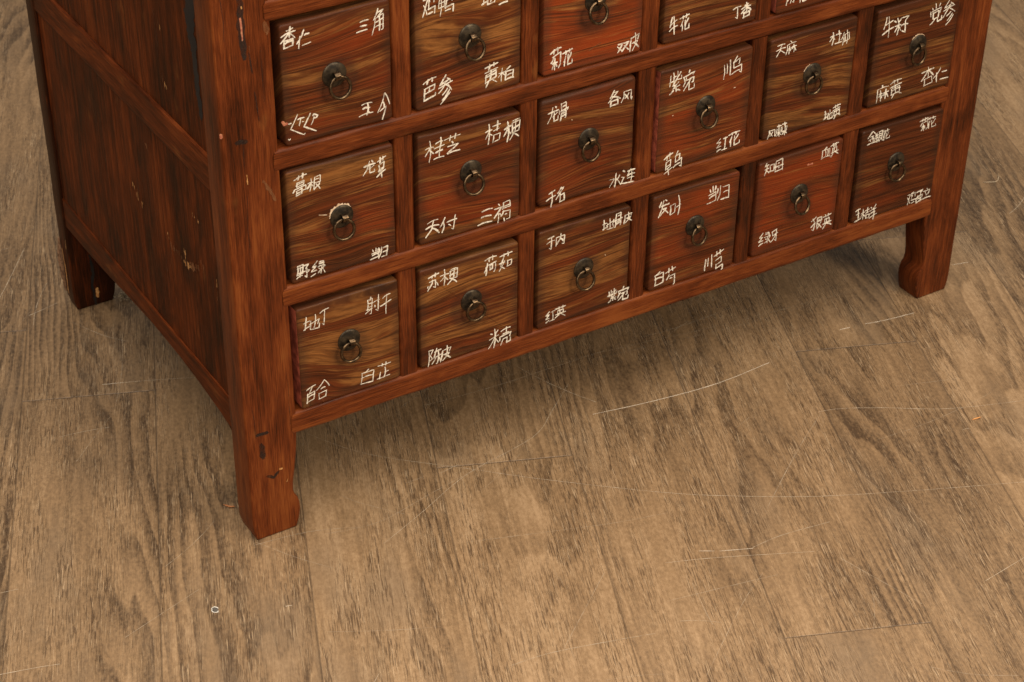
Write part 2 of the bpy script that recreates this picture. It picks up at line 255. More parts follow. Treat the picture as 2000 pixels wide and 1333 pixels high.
 (2, 1): [
  ('龙骨', '3679,4252 3803,4271;3732,4313 3718,4219 3671,4139;3752,4258 3747,4146 3797,4155 3799,4200;3792,4246 3733,4203;3766,4317 3775,4303;3837,4331 3843,4239;3839,4327 3898,4341 3898,4268 3842,4239;3860,4292 3897,4302;3815,4259 3814,4214;3815,4236 3924,4272 3914,4249;3841,4218 3827,4137;3841,4221 3896,4244 3894,4167 3887,4160;3837,4209 3882,4215;3837,4183 3899,4197'),
  ('各风', '4512,4313 4462,4230;4492,4286 4558,4291 4439,4182;4486,4244 4591,4202;4475,4191 4468,4132;4478,4187 4559,4199 4560,4144 4466,4135;4638,4262 4640,4205 4605,4143;4637,4264 4731,4270 4731,4168 4740,4150 4745,4181;4700,4237 4651,4182;4648,4233 4695,4170'),
  ('干名', '3709,3276 3784,3305;3677,3200 3791,3237;3746,3295 3737,3111;3865,3319 3818,3253;3853,3298 3899,3313 3799,3184;3839,3249 3862,3222;3851,3217 3847,3143;3851,3220 3906,3238 3907,3153 3849,3140'),
  ('水连', '4582,3282 4574,3114 4562,3134;4502,3224 4562,3220 4500,3131;4630,3249 4582,3192;4580,3224 4646,3126;4675,3290 4698,3273;4659,3213 4689,3204 4652,3129;4650,3136 4690,3128 4824,3116;4739,3267 4829,3271;4779,3289 4729,3211;4739,3212 4826,3221;4734,3180 4823,3180;4789,3253 4784,3138'),
 ],
 (3, 1): [
  ('紫宛', '5278,4331 5279,4219;5280,4273 5315,4282;5244,4300 5237,4175;5227,4215 5320,4228;5373,4321 5331,4267;5334,4338 5333,4237 5387,4238 5387,4279;5320,4248 5275,4169 5318,4177;5352,4207 5276,4135 5368,4165;5316,4175 5322,4100;5285,4116 5241,4080;5333,4114 5371,4099;5493,4312 5484,4287;5411,4243 5432,4195;5417,4240 5560,4282 5540,4252;5451,4230 5417,4134;5456,4200 5513,4201 5424,4080;5495,4206 5550,4220 5547,4167 5531,4161;5495,4201 5492,4074 5564,4085 5564,4138'),
  ('川乌', '5968,4249 5979,4161 5971,4077;6005,4256 6013,4139;6047,4295 6056,4112;6140,4319 6098,4247;6104,4248 6179,4291 6173,4229 6165,4223;6095,4261 6099,4182 6206,4206 6211,4111 6183,4129;6077,4111 6185,4146'),
  ('草乌', '5223,3278 5330,3334;5256,3313 5258,3256;5294,3350 5293,3279;5250,3233 5248,3139;5247,3228 5312,3259 5309,3173 5250,3144;5248,3175 5312,3194;5231,3094 5336,3152;5275,3157 5291,3068;5403,3341 5374,3276;5370,3281 5432,3302 5430,3253 5420,3246;5374,3281 5374,3203 5458,3244 5458,3133 5433,3151;5349,3144 5434,3184'),
  ('红花', '5994,3330 5945,3282 6001,3285 5948,3221 6005,3234;5954,3173 6006,3194;6035,3320 6091,3328;6065,3329 6061,3176;6022,3177 6094,3183;6109,3340 6261,3360;6156,3362 6155,3335;6202,3366 6210,3329;6152,3315 6125,3252;6139,3275 6144,3192;6245,3321 6192,3259;6190,3316 6193,3195 6266,3212 6264,3241'),
 ],
 (0, 0): [
  ('地丁', '726,2620 796,2633;759,2690 737,2541;723,2540 807,2569;788,2587 905,2627 884,2571;863,2692 841,2538;807,2627 797,2526 897,2519 906,2571;917,2691 1016,2723;970,2707 955,2536 935,2559'),
  ('射干', '1510,2690 1496,2653;1473,2662 1467,2541;1471,2661 1528,2669 1507,2486 1489,2488;1471,2617 1528,2613;1468,2572 1523,2577;1450,2546 1519,2548;1519,2548 1439,2505;1539,2614 1609,2632;1600,2695 1588,2498 1563,2520;1553,2575 1553,2554;1649,2632 1737,2663;1617,2541 1743,2586;1696,2643 1680,2430'),
  ('百合', '713,1781 820,1820;776,1799 744,1734;724,1730 711,1614;718,1719 806,1743 792,1647 712,1626;721,1684 803,1707;919,1840 825,1742;924,1847 978,1754;880,1744 929,1754;853,1697 853,1622;851,1691 943,1707 931,1636 850,1620'),
  ('白芷', '1452,1793 1395,1757;1374,1758 1352,1625;1369,1764 1513,1763 1496,1620 1355,1631;1360,1701 1503,1704;1564,1790 1717,1790;1618,1807 1613,1775;1664,1812 1658,1777;1649,1748 1633,1627;1642,1688 1689,1694;1593,1701 1576,1622;1549,1627 1703,1637'),
 ],
 (1, 0): [
  ('苏梗', '2209,2687 2331,2716;2253,2709 2249,2679;2292,2728 2288,2685;2217,2634 2294,2646 2290,2552 2265,2567;2254,2651 2252,2613 2196,2535;2200,2589 2195,2569;2305,2611 2322,2568;2351,2670 2454,2673;2402,2738 2395,2541;2403,2663 2352,2608;2399,2650 2441,2603;2481,2711 2565,2711;2472,2697 2467,2608;2467,2694 2564,2701 2553,2599 2464,2607;2467,2646 2560,2651;2521,2718 2513,2607 2439,2541;2467,2609 2550,2540'),
  ('荷茹', '2906,2686 3050,2704;2961,2708 2959,2661;3002,2727 2999,2671;2937,2644 2900,2537;2919,2596 2918,2498;2949,2620 3047,2639;2968,2597 2969,2551;2967,2609 3000,2615 2999,2563 2969,2552;3034,2635 3024,2519;3028,2527 3015,2521;3093,2681 3246,2698;3146,2700 3142,2660;3193,2716 3195,2663;3135,2646 3103,2553 3150,2513;3153,2616 3084,2495;3085,2590 3156,2594;3188,2607 3184,2536;3194,2601 3242,2605 3235,2544 3189,2534'),
  ('陈皮', '2197,1757 2186,1554;2196,1756 2252,1756 2215,1687 2241,1640 2201,1618;2270,1718 2347,1730;2296,1760 2258,1643 2350,1665;2314,1724 2302,1570;2302,1565 2286,1561;2281,1634 2232,1572;2324,1632 2338,1583;2369,1702 2339,1567;2367,1702 2472,1720 2454,1679;2425,1751 2415,1638;2377,1648 2456,1655 2368,1575;2390,1646 2462,1585'),
  ('米壳', '2981,1708 3005,1696;3076,1731 3053,1699;2965,1633 3086,1664;3035,1754 3023,1516;3036,1655 2952,1522;3029,1651 3084,1567;3115,1699 3235,1722;3185,1736 3185,1658;3138,1657 3210,1665;3097,1626 3097,1579;3099,1626 3245,1655 3227,1605;3143,1591 3112,1518;3145,1591 3192,1599 3189,1527 3237,1542 3237,1586'),
 ],
 (2, 0): [
  ('于内', '3710,2711 3788,2723;3695,2650 3801,2669;3758,2715 3753,2568 3730,2585;3818,2694 3816,2590;3818,2694 3926,2703 3920,2595 3896,2601;3878,2729 3868,2667 3828,2608;3874,2673 3908,2628'),
  ('地骨皮', '4433,2671 4483,2679;4449,2725 4451,2606;4438,2606 4498,2626;4480,2645 4580,2684 4560,2631;4526,2725 4531,2610;4497,2672 4491,2592 4576,2598 4574,2632;4610,2757 4603,2679;4610,2757 4674,2764 4671,2688 4604,2679;4632,2726 4677,2733;4576,2701 4578,2666;4576,2673 4697,2694 4684,2683;4601,2669 4596,2593;4603,2670 4674,2678 4669,2604 4661,2604;4606,2651 4660,2661;4609,2625 4673,2640;4727,2703 4716,2605;4728,2706 4821,2719 4806,2689;4772,2735 4772,2653;4736,2661 4807,2671 4735,2608;4753,2669 4815,2620'),
  ('红英', '3751,1744 3707,1702 3751,1705 3705,1653 3748,1660;3708,1610 3747,1633;3774,1730 3824,1738;3796,1731 3797,1616;3756,1612 3820,1621;3830,1753 3965,1760;3880,1771 3880,1737;3929,1775 3928,1744;3861,1721 3865,1677;3865,1721 3936,1725 3940,1685 3856,1673;3831,1677 3969,1681;3889,1727 3893,1677 3829,1635;3896,1683 3961,1630'),
  ('紫宛', '4590,1759 4584,1690;4587,1726 4616,1729;4559,1744 4561,1679;4541,1688 4608,1691;4651,1751 4624,1714;4628,1768 4627,1692 4664,1704 4665,1723;4608,1707 4589,1665 4615,1662;4637,1677 4581,1641 4654,1647;4610,1666 4613,1614;4585,1623 4553,1603;4630,1631 4653,1617;4760,1755 4750,1731;4685,1707 4699,1665;4686,1709 4827,1722 4811,1692;4717,1691 4679,1626;4725,1670 4777,1675 4688,1588;4759,1674 4806,1683 4811,1643 4789,1635;4750,1675 4750,1583 4821,1582 4825,1617'),
 ],
 (3, 0): [
  ('发叶', '5227,2725 5204,2664 5334,2681;5280,2741 5301,2724;5258,2736 5240,2637 5196,2535;5243,2633 5304,2633 5219,2551;5256,2626 5328,2557;5358,2640 5355,2527;5356,2644 5425,2654 5419,2543 5360,2520;5443,2601 5496,2626;5462,2748 5468,2498'),
  ('当归', '5950,2723 5956,2653;5909,2691 5923,2651;5988,2717 5982,2666;5895,2616 5994,2642 6002,2528;5908,2577 5996,2599;5881,2509 5997,2528;6020,2676 6018,2614;6057,2701 6056,2587 6023,2515;6093,2674 6180,2681 6185,2516;6105,2601 6187,2604;6074,2515 6184,2513'),
  ('白芍', '5265,1792 5213,1756;5201,1752 5202,1615;5196,1749 5316,1770 5317,1632 5202,1613;5198,1699 5311,1703;5349,1741 5484,1783;5392,1795 5392,1739;5436,1808 5447,1750;5399,1707 5366,1646;5386,1680 5479,1695 5481,1570 5467,1555;5414,1653 5443,1654'),
  ('川芎', '5926,1744 5922,1671 5916,1597;5962,1755 5959,1644;6009,1783 6017,1618;6042,1748 6178,1808;6079,1808 6086,1743;6128,1820 6130,1758;6070,1685 6151,1723 6156,1651 6080,1623;6080,1627 6083,1571 6175,1606 6181,1543 6166,1538'),
 ],
 (4, 0): [
  ('知母', '6716,2807 6691,2759;6701,2769 6746,2778;6695,2721 6750,2731;6723,2775 6723,2726 6696,2654;6718,2708 6756,2672;6764,2762 6772,2676;6769,2767 6827,2767 6828,2683 6764,2683;6852,2786 6847,2657 6949,2669;6859,2793 6944,2809 6955,2660;6835,2713 6958,2726;6884,2756 6899,2765;6893,2698 6908,2703'),
  ('血英', '7612,2769 7570,2737;7550,2739 7551,2648;7549,2735 7658,2743 7665,2653;7592,2737 7602,2647;7627,2741 7633,2650;7538,2629 7678,2637;7670,2764 7781,2789;7706,2791 7716,2750;7746,2795 7747,2754;7703,2731 7701,2680;7698,2726 7759,2743 7767,2690 7705,2669;7685,2667 7792,2688;7727,2739 7727,2684 7682,2615;7731,2684 7792,2640'),
  ('绿牙', '6759,1846 6711,1790 6758,1791 6705,1736 6763,1743;6709,1684 6767,1706;6800,1838 6846,1837 6859,1779;6794,1815 6851,1815;6777,1782 6878,1787;6831,1782 6836,1685 6819,1708;6803,1757 6814,1745;6796,1703 6839,1721;6869,1776 6842,1743;6831,1765 6878,1693;6892,1822 6963,1849;6899,1827 6908,1767 6980,1798;6956,1847 6964,1684 6941,1704;6950,1777 6885,1686'),
  ('狼英', '7568,1830 7498,1783;7515,1818 7560,1746 7543,1644 7514,1668;7554,1747 7502,1703;7587,1808 7595,1649 7626,1693;7589,1805 7651,1807 7660,1762 7593,1755;7591,1768 7640,1776;7653,1741 7620,1700;7602,1728 7661,1655;7677,1792 7795,1810;7709,1819 7719,1784;7752,1826 7754,1780;7706,1753 7711,1696;7707,1754 7772,1763 7777,1711 7710,1697;7681,1689 7805,1711;7733,1758 7735,1700 7687,1628;7737,1693 7812,1654'),
 ],
 (5, 0): [
  ('金银花', '8311,2785 8249,2707;8320,2786 8380,2719;8288,2718 8334,2725;8265,2675 8365,2686;8321,2715 8331,2627;8280,2682 8296,2659;8365,2689 8356,2654;8249,2623 8387,2634;8384,2748 8362,2701;8370,2719 8403,2722;8364,2678 8410,2686;8385,2723 8390,2625 8416,2650;8415,2755 8425,2624 8450,2655;8412,2754 8468,2766 8471,2705 8418,2699;8422,2730 8455,2727;8467,2694 8450,2657;8431,2681 8478,2632;8464,2736 8573,2750;8501,2756 8504,2730;8540,2766 8538,2731;8508,2721 8487,2667;8492,2688 8497,2623;8562,2721 8536,2671;8526,2716 8533,2635 8588,2642 8585,2663'),
  ('菊花', '9067,2719 9191,2741;9110,2743 9108,2713;9149,2750 9147,2712;9109,2689 9085,2650;9098,2683 9194,2700 9207,2608 9176,2582;9106,2635 9154,2634;9125,2667 9142,2580;9129,2659 9106,2586;9132,2638 9159,2607;9179,2720 9314,2724;9220,2740 9226,2706;9270,2740 9273,2711;9228,2684 9197,2639;9214,2656 9219,2590;9311,2698 9263,2638;9254,2688 9267,2595 9334,2602 9324,2629'),
  ('玉桔羊', '8200,1712 8270,1731;8213,1660 8264,1674;8201,1567 8289,1589;8237,1722 8251,1585;8255,1615 8266,1607;8291,1656 8343,1663;8317,1711 8325,1565;8315,1653 8293,1607;8315,1645 8351,1607;8350,1678 8416,1686;8388,1717 8388,1651;8365,1642 8404,1651;8368,1618 8371,1567;8368,1616 8426,1614 8423,1572 8369,1569;8437,1704 8453,1688;8518,1728 8494,1689;8425,1653 8524,1675;8435,1612 8512,1629;8427,1554 8543,1592;8478,1691 8492,1522'),
  ('鸡蛋立', '9036,1695 9079,1693 9051,1555;9038,1660 9091,1568;9128,1719 9098,1705;9093,1693 9157,1705 9164,1647;9108,1678 9119,1662;9094,1697 9102,1602;9108,1604 9187,1611 9193,1552;9112,1562 9158,1578;9185,1695 9278,1711;9243,1714 9251,1651;9240,1692 9272,1694;9208,1642 9183,1600;9214,1624 9212,1594;9209,1629 9278,1645 9278,1607 9209,1592;9248,1650 9257,1554;9191,1543 9310,1571;9348,1712 9354,1695;9295,1679 9395,1683;9321,1671 9351,1613;9390,1666 9370,1625;9293,1570 9425,1577'),
 ],
}
PULL_AT = {(0, 2): (0.1211, 0.5333), (1, 2): (0.2726, 0.5374), (2, 2): (0.4227, 0.5421), (4, 1): (0.7259, 0.3820), (5, 1): (0.8850, 0.3793), (0, 1): (0.1221, 0.3751), (1, 1): (0.2731, 0.3838), (2, 1): (0.4199, 0.3816), (3, 1): (0.5748, 0.3806), (0, 0): (0.1234, 0.2246), (1, 0): (0.2735, 0.2238), (2, 0): (0.4195, 0.2183), (3, 0): (0.5726, 0.2273), (4, 0): (0.7255, 0.2244), (5, 0): (0.8754, 0.2254)}
SCRATCHES = [
  ('b', 0.70, [(0.4457, 0.0058), (0.5258, -0.0095), (0.6105, -0.0192), (0.693, -0.0163)]),
  ('m', 0.43, [(0.2763, 0.125), (0.3636, 0.1157), (0.4354, 0.113), (0.5357, 0.1101)]),
  ('f', 0.45, [(0.2893, 0.1354), (0.4055, 0.1245), (0.5378, 0.1075), (0.7006, 0.0803), (0.8695, 0.061), (0.9337, 0.0547)]),
  ('f', 0.36, [(0.3841, 0.1134), (0.5315, 0.0982), (0.7012, 0.0703), (0.8347, 0.0603)]),
  ('m', 0.41, [(0.1366, 0.1457), (0.1798, 0.074), (0.2672, -0.0107), (0.3321, -0.0726), (0.4338, -0.1605), (0.5044, -0.2103), (0.5788, -0.2549), (0.6857, -0.306), (0.7963, -0.3549)]),
  ('m', 0.41, [(0.1192, -0.0748), (0.1772, -0.0513), (0.2609, -0.0157), (0.3597, 0.0042), (0.4104, 0.0389), (0.4548, 0.0737)]),
  ('f', 0.45, [(0.0686, -0.0273), (0.1319, -0.0397), (0.2121, -0.0246), (0.3262, -0.0045)]),
  ('m', 0.49, [(0.6811, -0.1289), (0.7062, -0.1366), (0.7499, -0.1603), (0.8173, -0.203), (0.9087, -0.2381)]),
  ('b', 0.81, [(0.8154, -0.0045), (0.8304, -0.0066)]),
  ('b', 0.81, [(0.8527, -0.0103), (0.8771, -0.0166), (0.923, -0.0231)]),
  ('b', 0.49, [(0.4062, -0.2618), (0.4205, -0.2704)]),
  ('b', 0.54, [(0.4258, -0.2736), (0.459, -0.2885)]),
  ('f', 0.90, [(0.46, -0.2871), (0.5023, -0.2873), (0.5599, -0.2962)]),
  ('m', 0.38, [(0.3638, -0.2591), (0.4163, -0.2807), (0.5132, -0.327)]),
  ('b', 0.54, [(-0.0318, 0.3616), (-0.0089, 0.3529)]),
  ('m', 0.43, [(-0.0089, 0.3529), (0.0252, 0.3388), (0.0701, 0.3183)]),
  ('f', 0.45, [(0.1966, -0.1191), (0.272, -0.1462), (0.3542, -0.175), (0.4127, -0.1903)]),
  ('f', 0.75, [(0.1395, -0.3079), (0.1849, -0.3136), (0.2537, -0.3328), (0.2905, -0.3443)]),
  ('f', 0.66, [(-0.014, 0.5099), (0.0085, 0.4627), (0.0304, 0.4324)]),
  ('f', 0.60, [(0.6807, -0.1323), (0.607, -0.1781), (0.5179, -0.2397)]),
  ('m', 0.43, [(0.6404, -0.459), (0.7024, -0.4524)]),
  ('b', 0.65, [(1.046, 0.0398), (1.0694, 0.0335)]),
  ('f', 0.48, [(0.4948, -0.5217), (0.5302, -0.5584), (0.5691, -0.5835)]),
  ('f', 0.42, [(0.1159, 0.0276), (0.1284, 0.0021), (0.1626, -0.0425)]),
  ('m', 0.41, [(0.2333, 0.0008), (0.259, 0.0042)]),
  ('f', 0.42, [(0.2799, 0.0519), (0.3446, 0.0721)]),
  ('f', 0.60, [(-0.0012, -0.0055), (0.0562, -0.0147), (0.1083, -0.0358)]),
  ('f', 0.42, [(0.0006, -0.0016), (0.0274, -0.0475), (0.0528, -0.0823)]),
  ('b', 0.43, [(-0.0172, -0.1112), (-0.011, -0.1131)]),
  ('f', 0.42, [(0.5782, -0.1031), (0.6037, -0.0946)]),
  ('f', 0.45, [(0.7953, -0.1357), (0.8772, -0.1645)]),
  ('f', 0.60, [(0.5306, -0.3493), (0.557, -0.4514)]),
  ('f', 0.42, [(0.2993, -0.4212), (0.3951, -0.3542), (0.4436, -0.3265)]),
  ('f', 0.60, [(0.1959, -0.3158), (0.2977, -0.2389)]),
  ('f', 0.45, [(0.0872, 0.4361), (0.0817, 0.284)]),
  ('m', 0.54, [(0.8043, -0.2441), (0.8132, -0.2459)]),
  ('f', 0.42, [(0.0025, -0.1685), (0.0578, -0.199), (0.1057, -0.2215)]),
]
BITS = {'splinter': [0.0052, 0.0675], 'ringspeck': [-0.0827, -0.0783], 'sliver': [0.8327, -0.2362], 'thread': [1.2526, 0.1749], 'dust': [0.0574, 0.5413], 'white1': [0.6006, -0.4823], 'white2': [0.2087, -0.3624]}
WEAR = {
 'side': [('p', 2, [(0.002, 0.1413, 0.5581), (0.002, 0.1385, 0.5535)]), ('p', 2.4, [(0.002, 0.1461, 0.496), (0.002, 0.1415, 0.4913), (0.002, 0.1364, 0.4884)]), ('p', 2, [(0.002, 0.2724, 0.3167), (0.002, 0.2609, 0.3108), (0.002, 0.2437, 0.3019)]), ('t', 2, [(0.002, 0.2189, 0.3929), (0.002, 0.2103, 0.3859)]), ('p', 1, [(0.002, 0.3874, 0.4243), (0.002, 0.3853, 0.4236)]), ('p', 1, [(0.002, 0.3751, 0.4238), (0.002, 0.353, 0.4247)]), ('p', 0.8, [(0.002, 0.2961, 0.4224), (0.002, 0.2769, 0.4216)]), ('t', 0.8, [(0.002, 0.2326, 0.4213), (0.002, 0.2079, 0.4206)]), ('p', 1.5, [(0.002, 0.5316, 0.2832), (0.002, 0.5311, 0.2772)]), ('p', 1.2, [(0.002, 0.5319, 0.2329), (0.002, 0.5231, 0.2328)]), ('p', 1.2, [(0.002, 0.5331, 0.1722), (0.002, 0.5294, 0.1599)]), ('t', 1, [(0.002, 0.2153, 0.4566), (0.002, 0.2033, 0.4556)]), ('t', 1, [(0.002, 0.1347, 0.453), (0.002, 0.1195, 0.4521)]), ('p', 2.6, [(0.002, 0.2579, 0.3072), (0.002, 0.2516, 0.3029), (0.002, 0.2431, 0.3006)]), ('p', 2.2, [(0.002, 0.1751, 0.3018), (0.002, 0.1656, 0.2896)]), ('p', 3, [(0.002, 0.1447, 0.291), (0.002, 0.1269, 0.2867), (0.002, 0.1073, 0.2924)]), ('p', 2.6, [(0.002, 0.1288, 0.3098), (0.002, 0.1261, 0.2903)]), ('t', 6, [(0.002, 0.1195, 0.2898), (0.002, 0.0995, 0.2982), (0.002, 0.0773, 0.3109)]), ('t', 3, [(0.002, 0.1656, 0.2896), (0.002, 0.1447, 0.291)]), ('p', 0.8, [(0.002, 0.0976, 0.3643), (0.002, 0.0802, 0.3624)]), ('p', 1, [(0.002, 0.0464, 0.3127), (0.002, 0.0458, 0.2989)]), ('t', 1, [(0.002, 0.1141, 0.2247), (0.002, 0.1095, 0.2223)]), ('p', 1.5, [(0.002, 0.399, 0.1606), (0.002, 0.3927, 0.1612)]), ('p', 1.5, [(0.002, 0.5345, 0.1665), (0.002, 0.5301, 0.1594), (0.002, 0.5141, 0.1609)]), ('t', 1.5, [(0.002, 0.4753, 0.1593), (0.002, 0.4642, 0.1604)]), ('p', 1.2, [(0.002, 0.3786, 0.1605), (0.002, 0.3729, 0.159)]), ('t', 1, [(0.002, 0.0458, 0.2989), (0.002, 0.0467, 0.2761)]), ('t', 1, [(0.002, 0.1458, 0.1532), (0.002, 0.141, 0.1508)])],
 'streak': [('d', 20, [(0.002, 0.0514, 0.6267), (0.002, 0.0568, 0.6092), (0.002, 0.0607, 0.5905), (0.002, 0.0582, 0.5677)]), ('d', 11, [(0.002, 0.0568, 0.5746), (0.002, 0.0559, 0.5495), (0.002, 0.0551, 0.5123)]), ('d', 9, [(0.002, 0.0527, 0.515), (0.002, 0.0531, 0.495)]), ('d', 7, [(0.002, 0.0262, 0.3113), (0.002, 0.0279, 0.2835)])],
 'post': [('k', 3.2, [(0.0288, 0.0, 0.6131), (0.029, 0.0, 0.605), (0.0293, 0.0, 0.591)]), ('p', 2, [(0.0302, 0.0, 0.6242), (0.0306, 0.0, 0.6221)]), ('k', 4, [(-0.0003, 0.0, 0.5003), (0.0001, 0.0, 0.4967)]), ('p', 1.6, [(0.0234, 0.0, 0.4501), (0.0235, 0.0, 0.4399)]), ('p', 3.4, [(0.0352, -0.0, 0.0866), (0.038, -0.0, 0.0867)]), ('t', 0.9, [(0.0118, 0.0, 0.1076), (0.0232, 0.0, 0.1064)]), ('p', 0.9, [(0.0425, 0.0, 0.0663), (0.0438, 0.0, 0.0697)]), ('t', 1, [(0.0354, 0.0, 0.5837), (0.036, 0.0, 0.5765)]), ('d', 9, [(0.0293, 0.0, 0.6347), (0.0293, 0.0, 0.6199), (0.0287, 0.0, 0.5969), (0.0299, 0.0, 0.5733)]), ('d', 2, [(0.0349, 0.0, 0.5767), (0.0369, 0.0, 0.5555)]), ('d', 5.5, [(0.0128, 0.0, 0.1401), (0.0241, 0.0, 0.1395)]), ('d', 8, [(0.0164, 0.0, 0.1257), (0.0173, 0.0, 0.1192), (0.0177, 0.0, 0.1091)]), ('d', 5, [(0.0209, 0.0, 0.0822), (0.0281, 0.0, 0.0777), (0.0332, 0.0, 0.0834)]), ('d', 6, [(0.0157, 0.0, 0.4874), (0.0252, 0.0, 0.4857)]), ('d', 1.2, [(0.0378, 0.0, 0.5355), (0.0404, 0.0, 0.5043)]), ('t', 6, [(0.0405, 0.0, 0.4384), (0.0514, 0.0, 0.4146)]), ('t', 7, [(0.0526, 0.0, 0.6029), (0.0543, 0.0, 0.5924)])],
 'drawer': [((4, 0), 'k', 5, [(0.7344, -0.0015, 0.2609), (0.7412, -0.0015, 0.2606)]), ((2, 2), 't', 1.6, [(0.4164, -0.0015, 0.4865), (0.424, -0.0015, 0.4895), (0.4316, -0.0015, 0.492)]), ((0, 2), 'k', 4.5, [(0.0637, -0.0015, 0.4972), (0.0655, -0.0015, 0.4938), (0.0686, -0.0015, 0.4943)]), ((0, 1), 'p', 1.2, [(0.0971, -0.0015, 0.3839), (0.1057, -0.0015, 0.3816)]), ((4, 1), 't', 1.5, [(0.7317, -0.0015, 0.4039), (0.7575, -0.0015, 0.4053), (0.781, -0.0015, 0.4079)]), ((3, 1), 'p', 1.2, [(0.5297, -0.0015, 0.3807), (0.5312, -0.0015, 0.3807)]), ((3, 1), 'p', 1, [(0.6124, -0.0015, 0.3935), (0.6148, -0.0015, 0.3936)]), ((2, 0), 'p', 1.2, [(0.4479, -0.0015, 0.227), (0.4488, -0.0015, 0.2258)]), ((2, 1), 'p', 1.2, [(0.3974, -0.0015, 0.411), (0.3983, -0.0015, 0.41)])],
}
# ------------------------------------------------------------ geometry helpers
def wob(p, k=38, a=.0004):
    return Vector(p) + noise.noise_vector(Vector(p)*k)*a
def uvs(bm, axis, face=None):
    L = bm.loops.layers.uv.new('grain'); F = bm.loops.layers.uv.new('face')
    o = [i for i in range(3) if i != axis]
    for f in bm.faces:
        for l in f.loops:
            c = l.vert.co; l[L].uv = (c[axis], c[o[0]]+c[o[1]])
            if face: l[F].uv = ((c.x-face[0])/(face[2]-face[0]), (c.z-face[1])/(face[3]-face[1]))
def obj(name, bm, mats, parent=None, axis=0, face=None, sharp=40, **props):
    bmesh.ops.recalc_face_normals(bm, faces=[f for f in bm.faces if f.material_index == 0])
    uvs(bm, axis, face)
    me = bpy.data.meshes.new(name); bm.to_mesh(me); bm.free()
    for p in me.polygons: p.use_smooth = True
    if sharp: me.set_sharp_from_angle(angle=math.radians(sharp))
    for m in (mats if isinstance(mats, list) else [mats]): me.materials.append(m)
    o = bpy.data.objects.new(name, me); COL.objects.link(o); o.parent = parent
    o['seed'] = rnd.random(); o['tone'] = 0.0; o['gloss'] = .13
    for k, v in props.items(): o[k] = v
    return o
def arc_rect(a0, b0, a1, b1, r, seg=3):
    """rounded rectangle outline, counter-clockwise, with guard points so that flat sides shade flat"""
    out = []; g = min(.0012, (a1-a0)/2-r, (b1-b0)/2-r); g = max(g, 1e-5)
    for cx, cy, s in ((a1-r, b0+r, -90), (a1-r, b1-r, 0), (a0+r, b1-r, 90), (a0+r, b0+r, 180)):
        d0 = math.radians(s); t = Vector((-math.sin(d0), math.cos(d0)))
        st = Vector((cx+r*math.cos(d0), cy+r*math.sin(d0))); out.append(st-t*g)
        for k in range(seg+1):
            a = math.radians(s+90*k/seg); out.append(Vector((cx+r*math.cos(a), cy+r*math.sin(a))))
        d1 = math.radians(s+90); t = Vector((-math.sin(d1), math.cos(d1)))
        out.append(out[-1]+t*g)
    return out
def beam(bm, axis, lo, hi, r=.003, wa=.0004, n=None):
    o = [i for i in range(3) if i != axis]; L = hi[axis]-lo[axis]; n = n or max(2, int(L/.012))
    sec = arc_rect(lo[o[0]], lo[o[1]], hi[o[0]], hi[o[1]], r); rings = []
    for k in range(n+1):
        t = lo[axis]+L*k/n; ring = []
        for s in sec:
            p = [0, 0, 0]; p[axis] = t; p[o[0]] = s.x; p[o[1]] = s.y
            q = wob(p, 38, wa); q[axis] = t; ring.append(bm.verts.new(q))
        rings.append(ring)
    m = len(sec)
    for a, b in zip(rings, rings[1:]):
        for i in range(m): bm.faces.new((a[i], a[(i+1) % m], b[(i+1) % m], b[i]))
    bm.faces.new(rings[0]); bm.faces.new(rings[-1][::-1])
def slab(bm, outline, ax, d0, d1, bev=.003, seg=3, ins=.0012, edge_front=True):
    """extrude a closed outline of 3-D points (at depth d0 along ax) to d1; bevel the perimeter edges of both ends"""
    mk = lambda p, d: bm.verts.new([d if i == ax else p[i] for i in range(3)])
    A = [mk(p, d0) for p in outline]; B = [mk(p, d1) for p in outline]; m = len(A)
    fa = bm.faces.new(A); fb = bm.faces.new(B[::-1])
    for i in range(m): bm.faces.new((A[i], B[i], B[(i+1) % m], A[(i+1) % m]))
    bmesh.ops.recalc_face_normals(bm, faces=bm.faces[:])
    es = list(fa.edges)+list(fb.edges)
    r = bmesh.ops.bevel(bm, geom=es, offset=bev, segments=seg, profile=.5, affect='EDGES', clamp_overlap=True)
    big = sorted(bm.faces, key=lambda f: -f.calc_area()*(abs(f.normal[ax]) > .99))[:2]
    bmesh.ops.inset_individual(bm, faces=big, thickness=ins, depth=0)
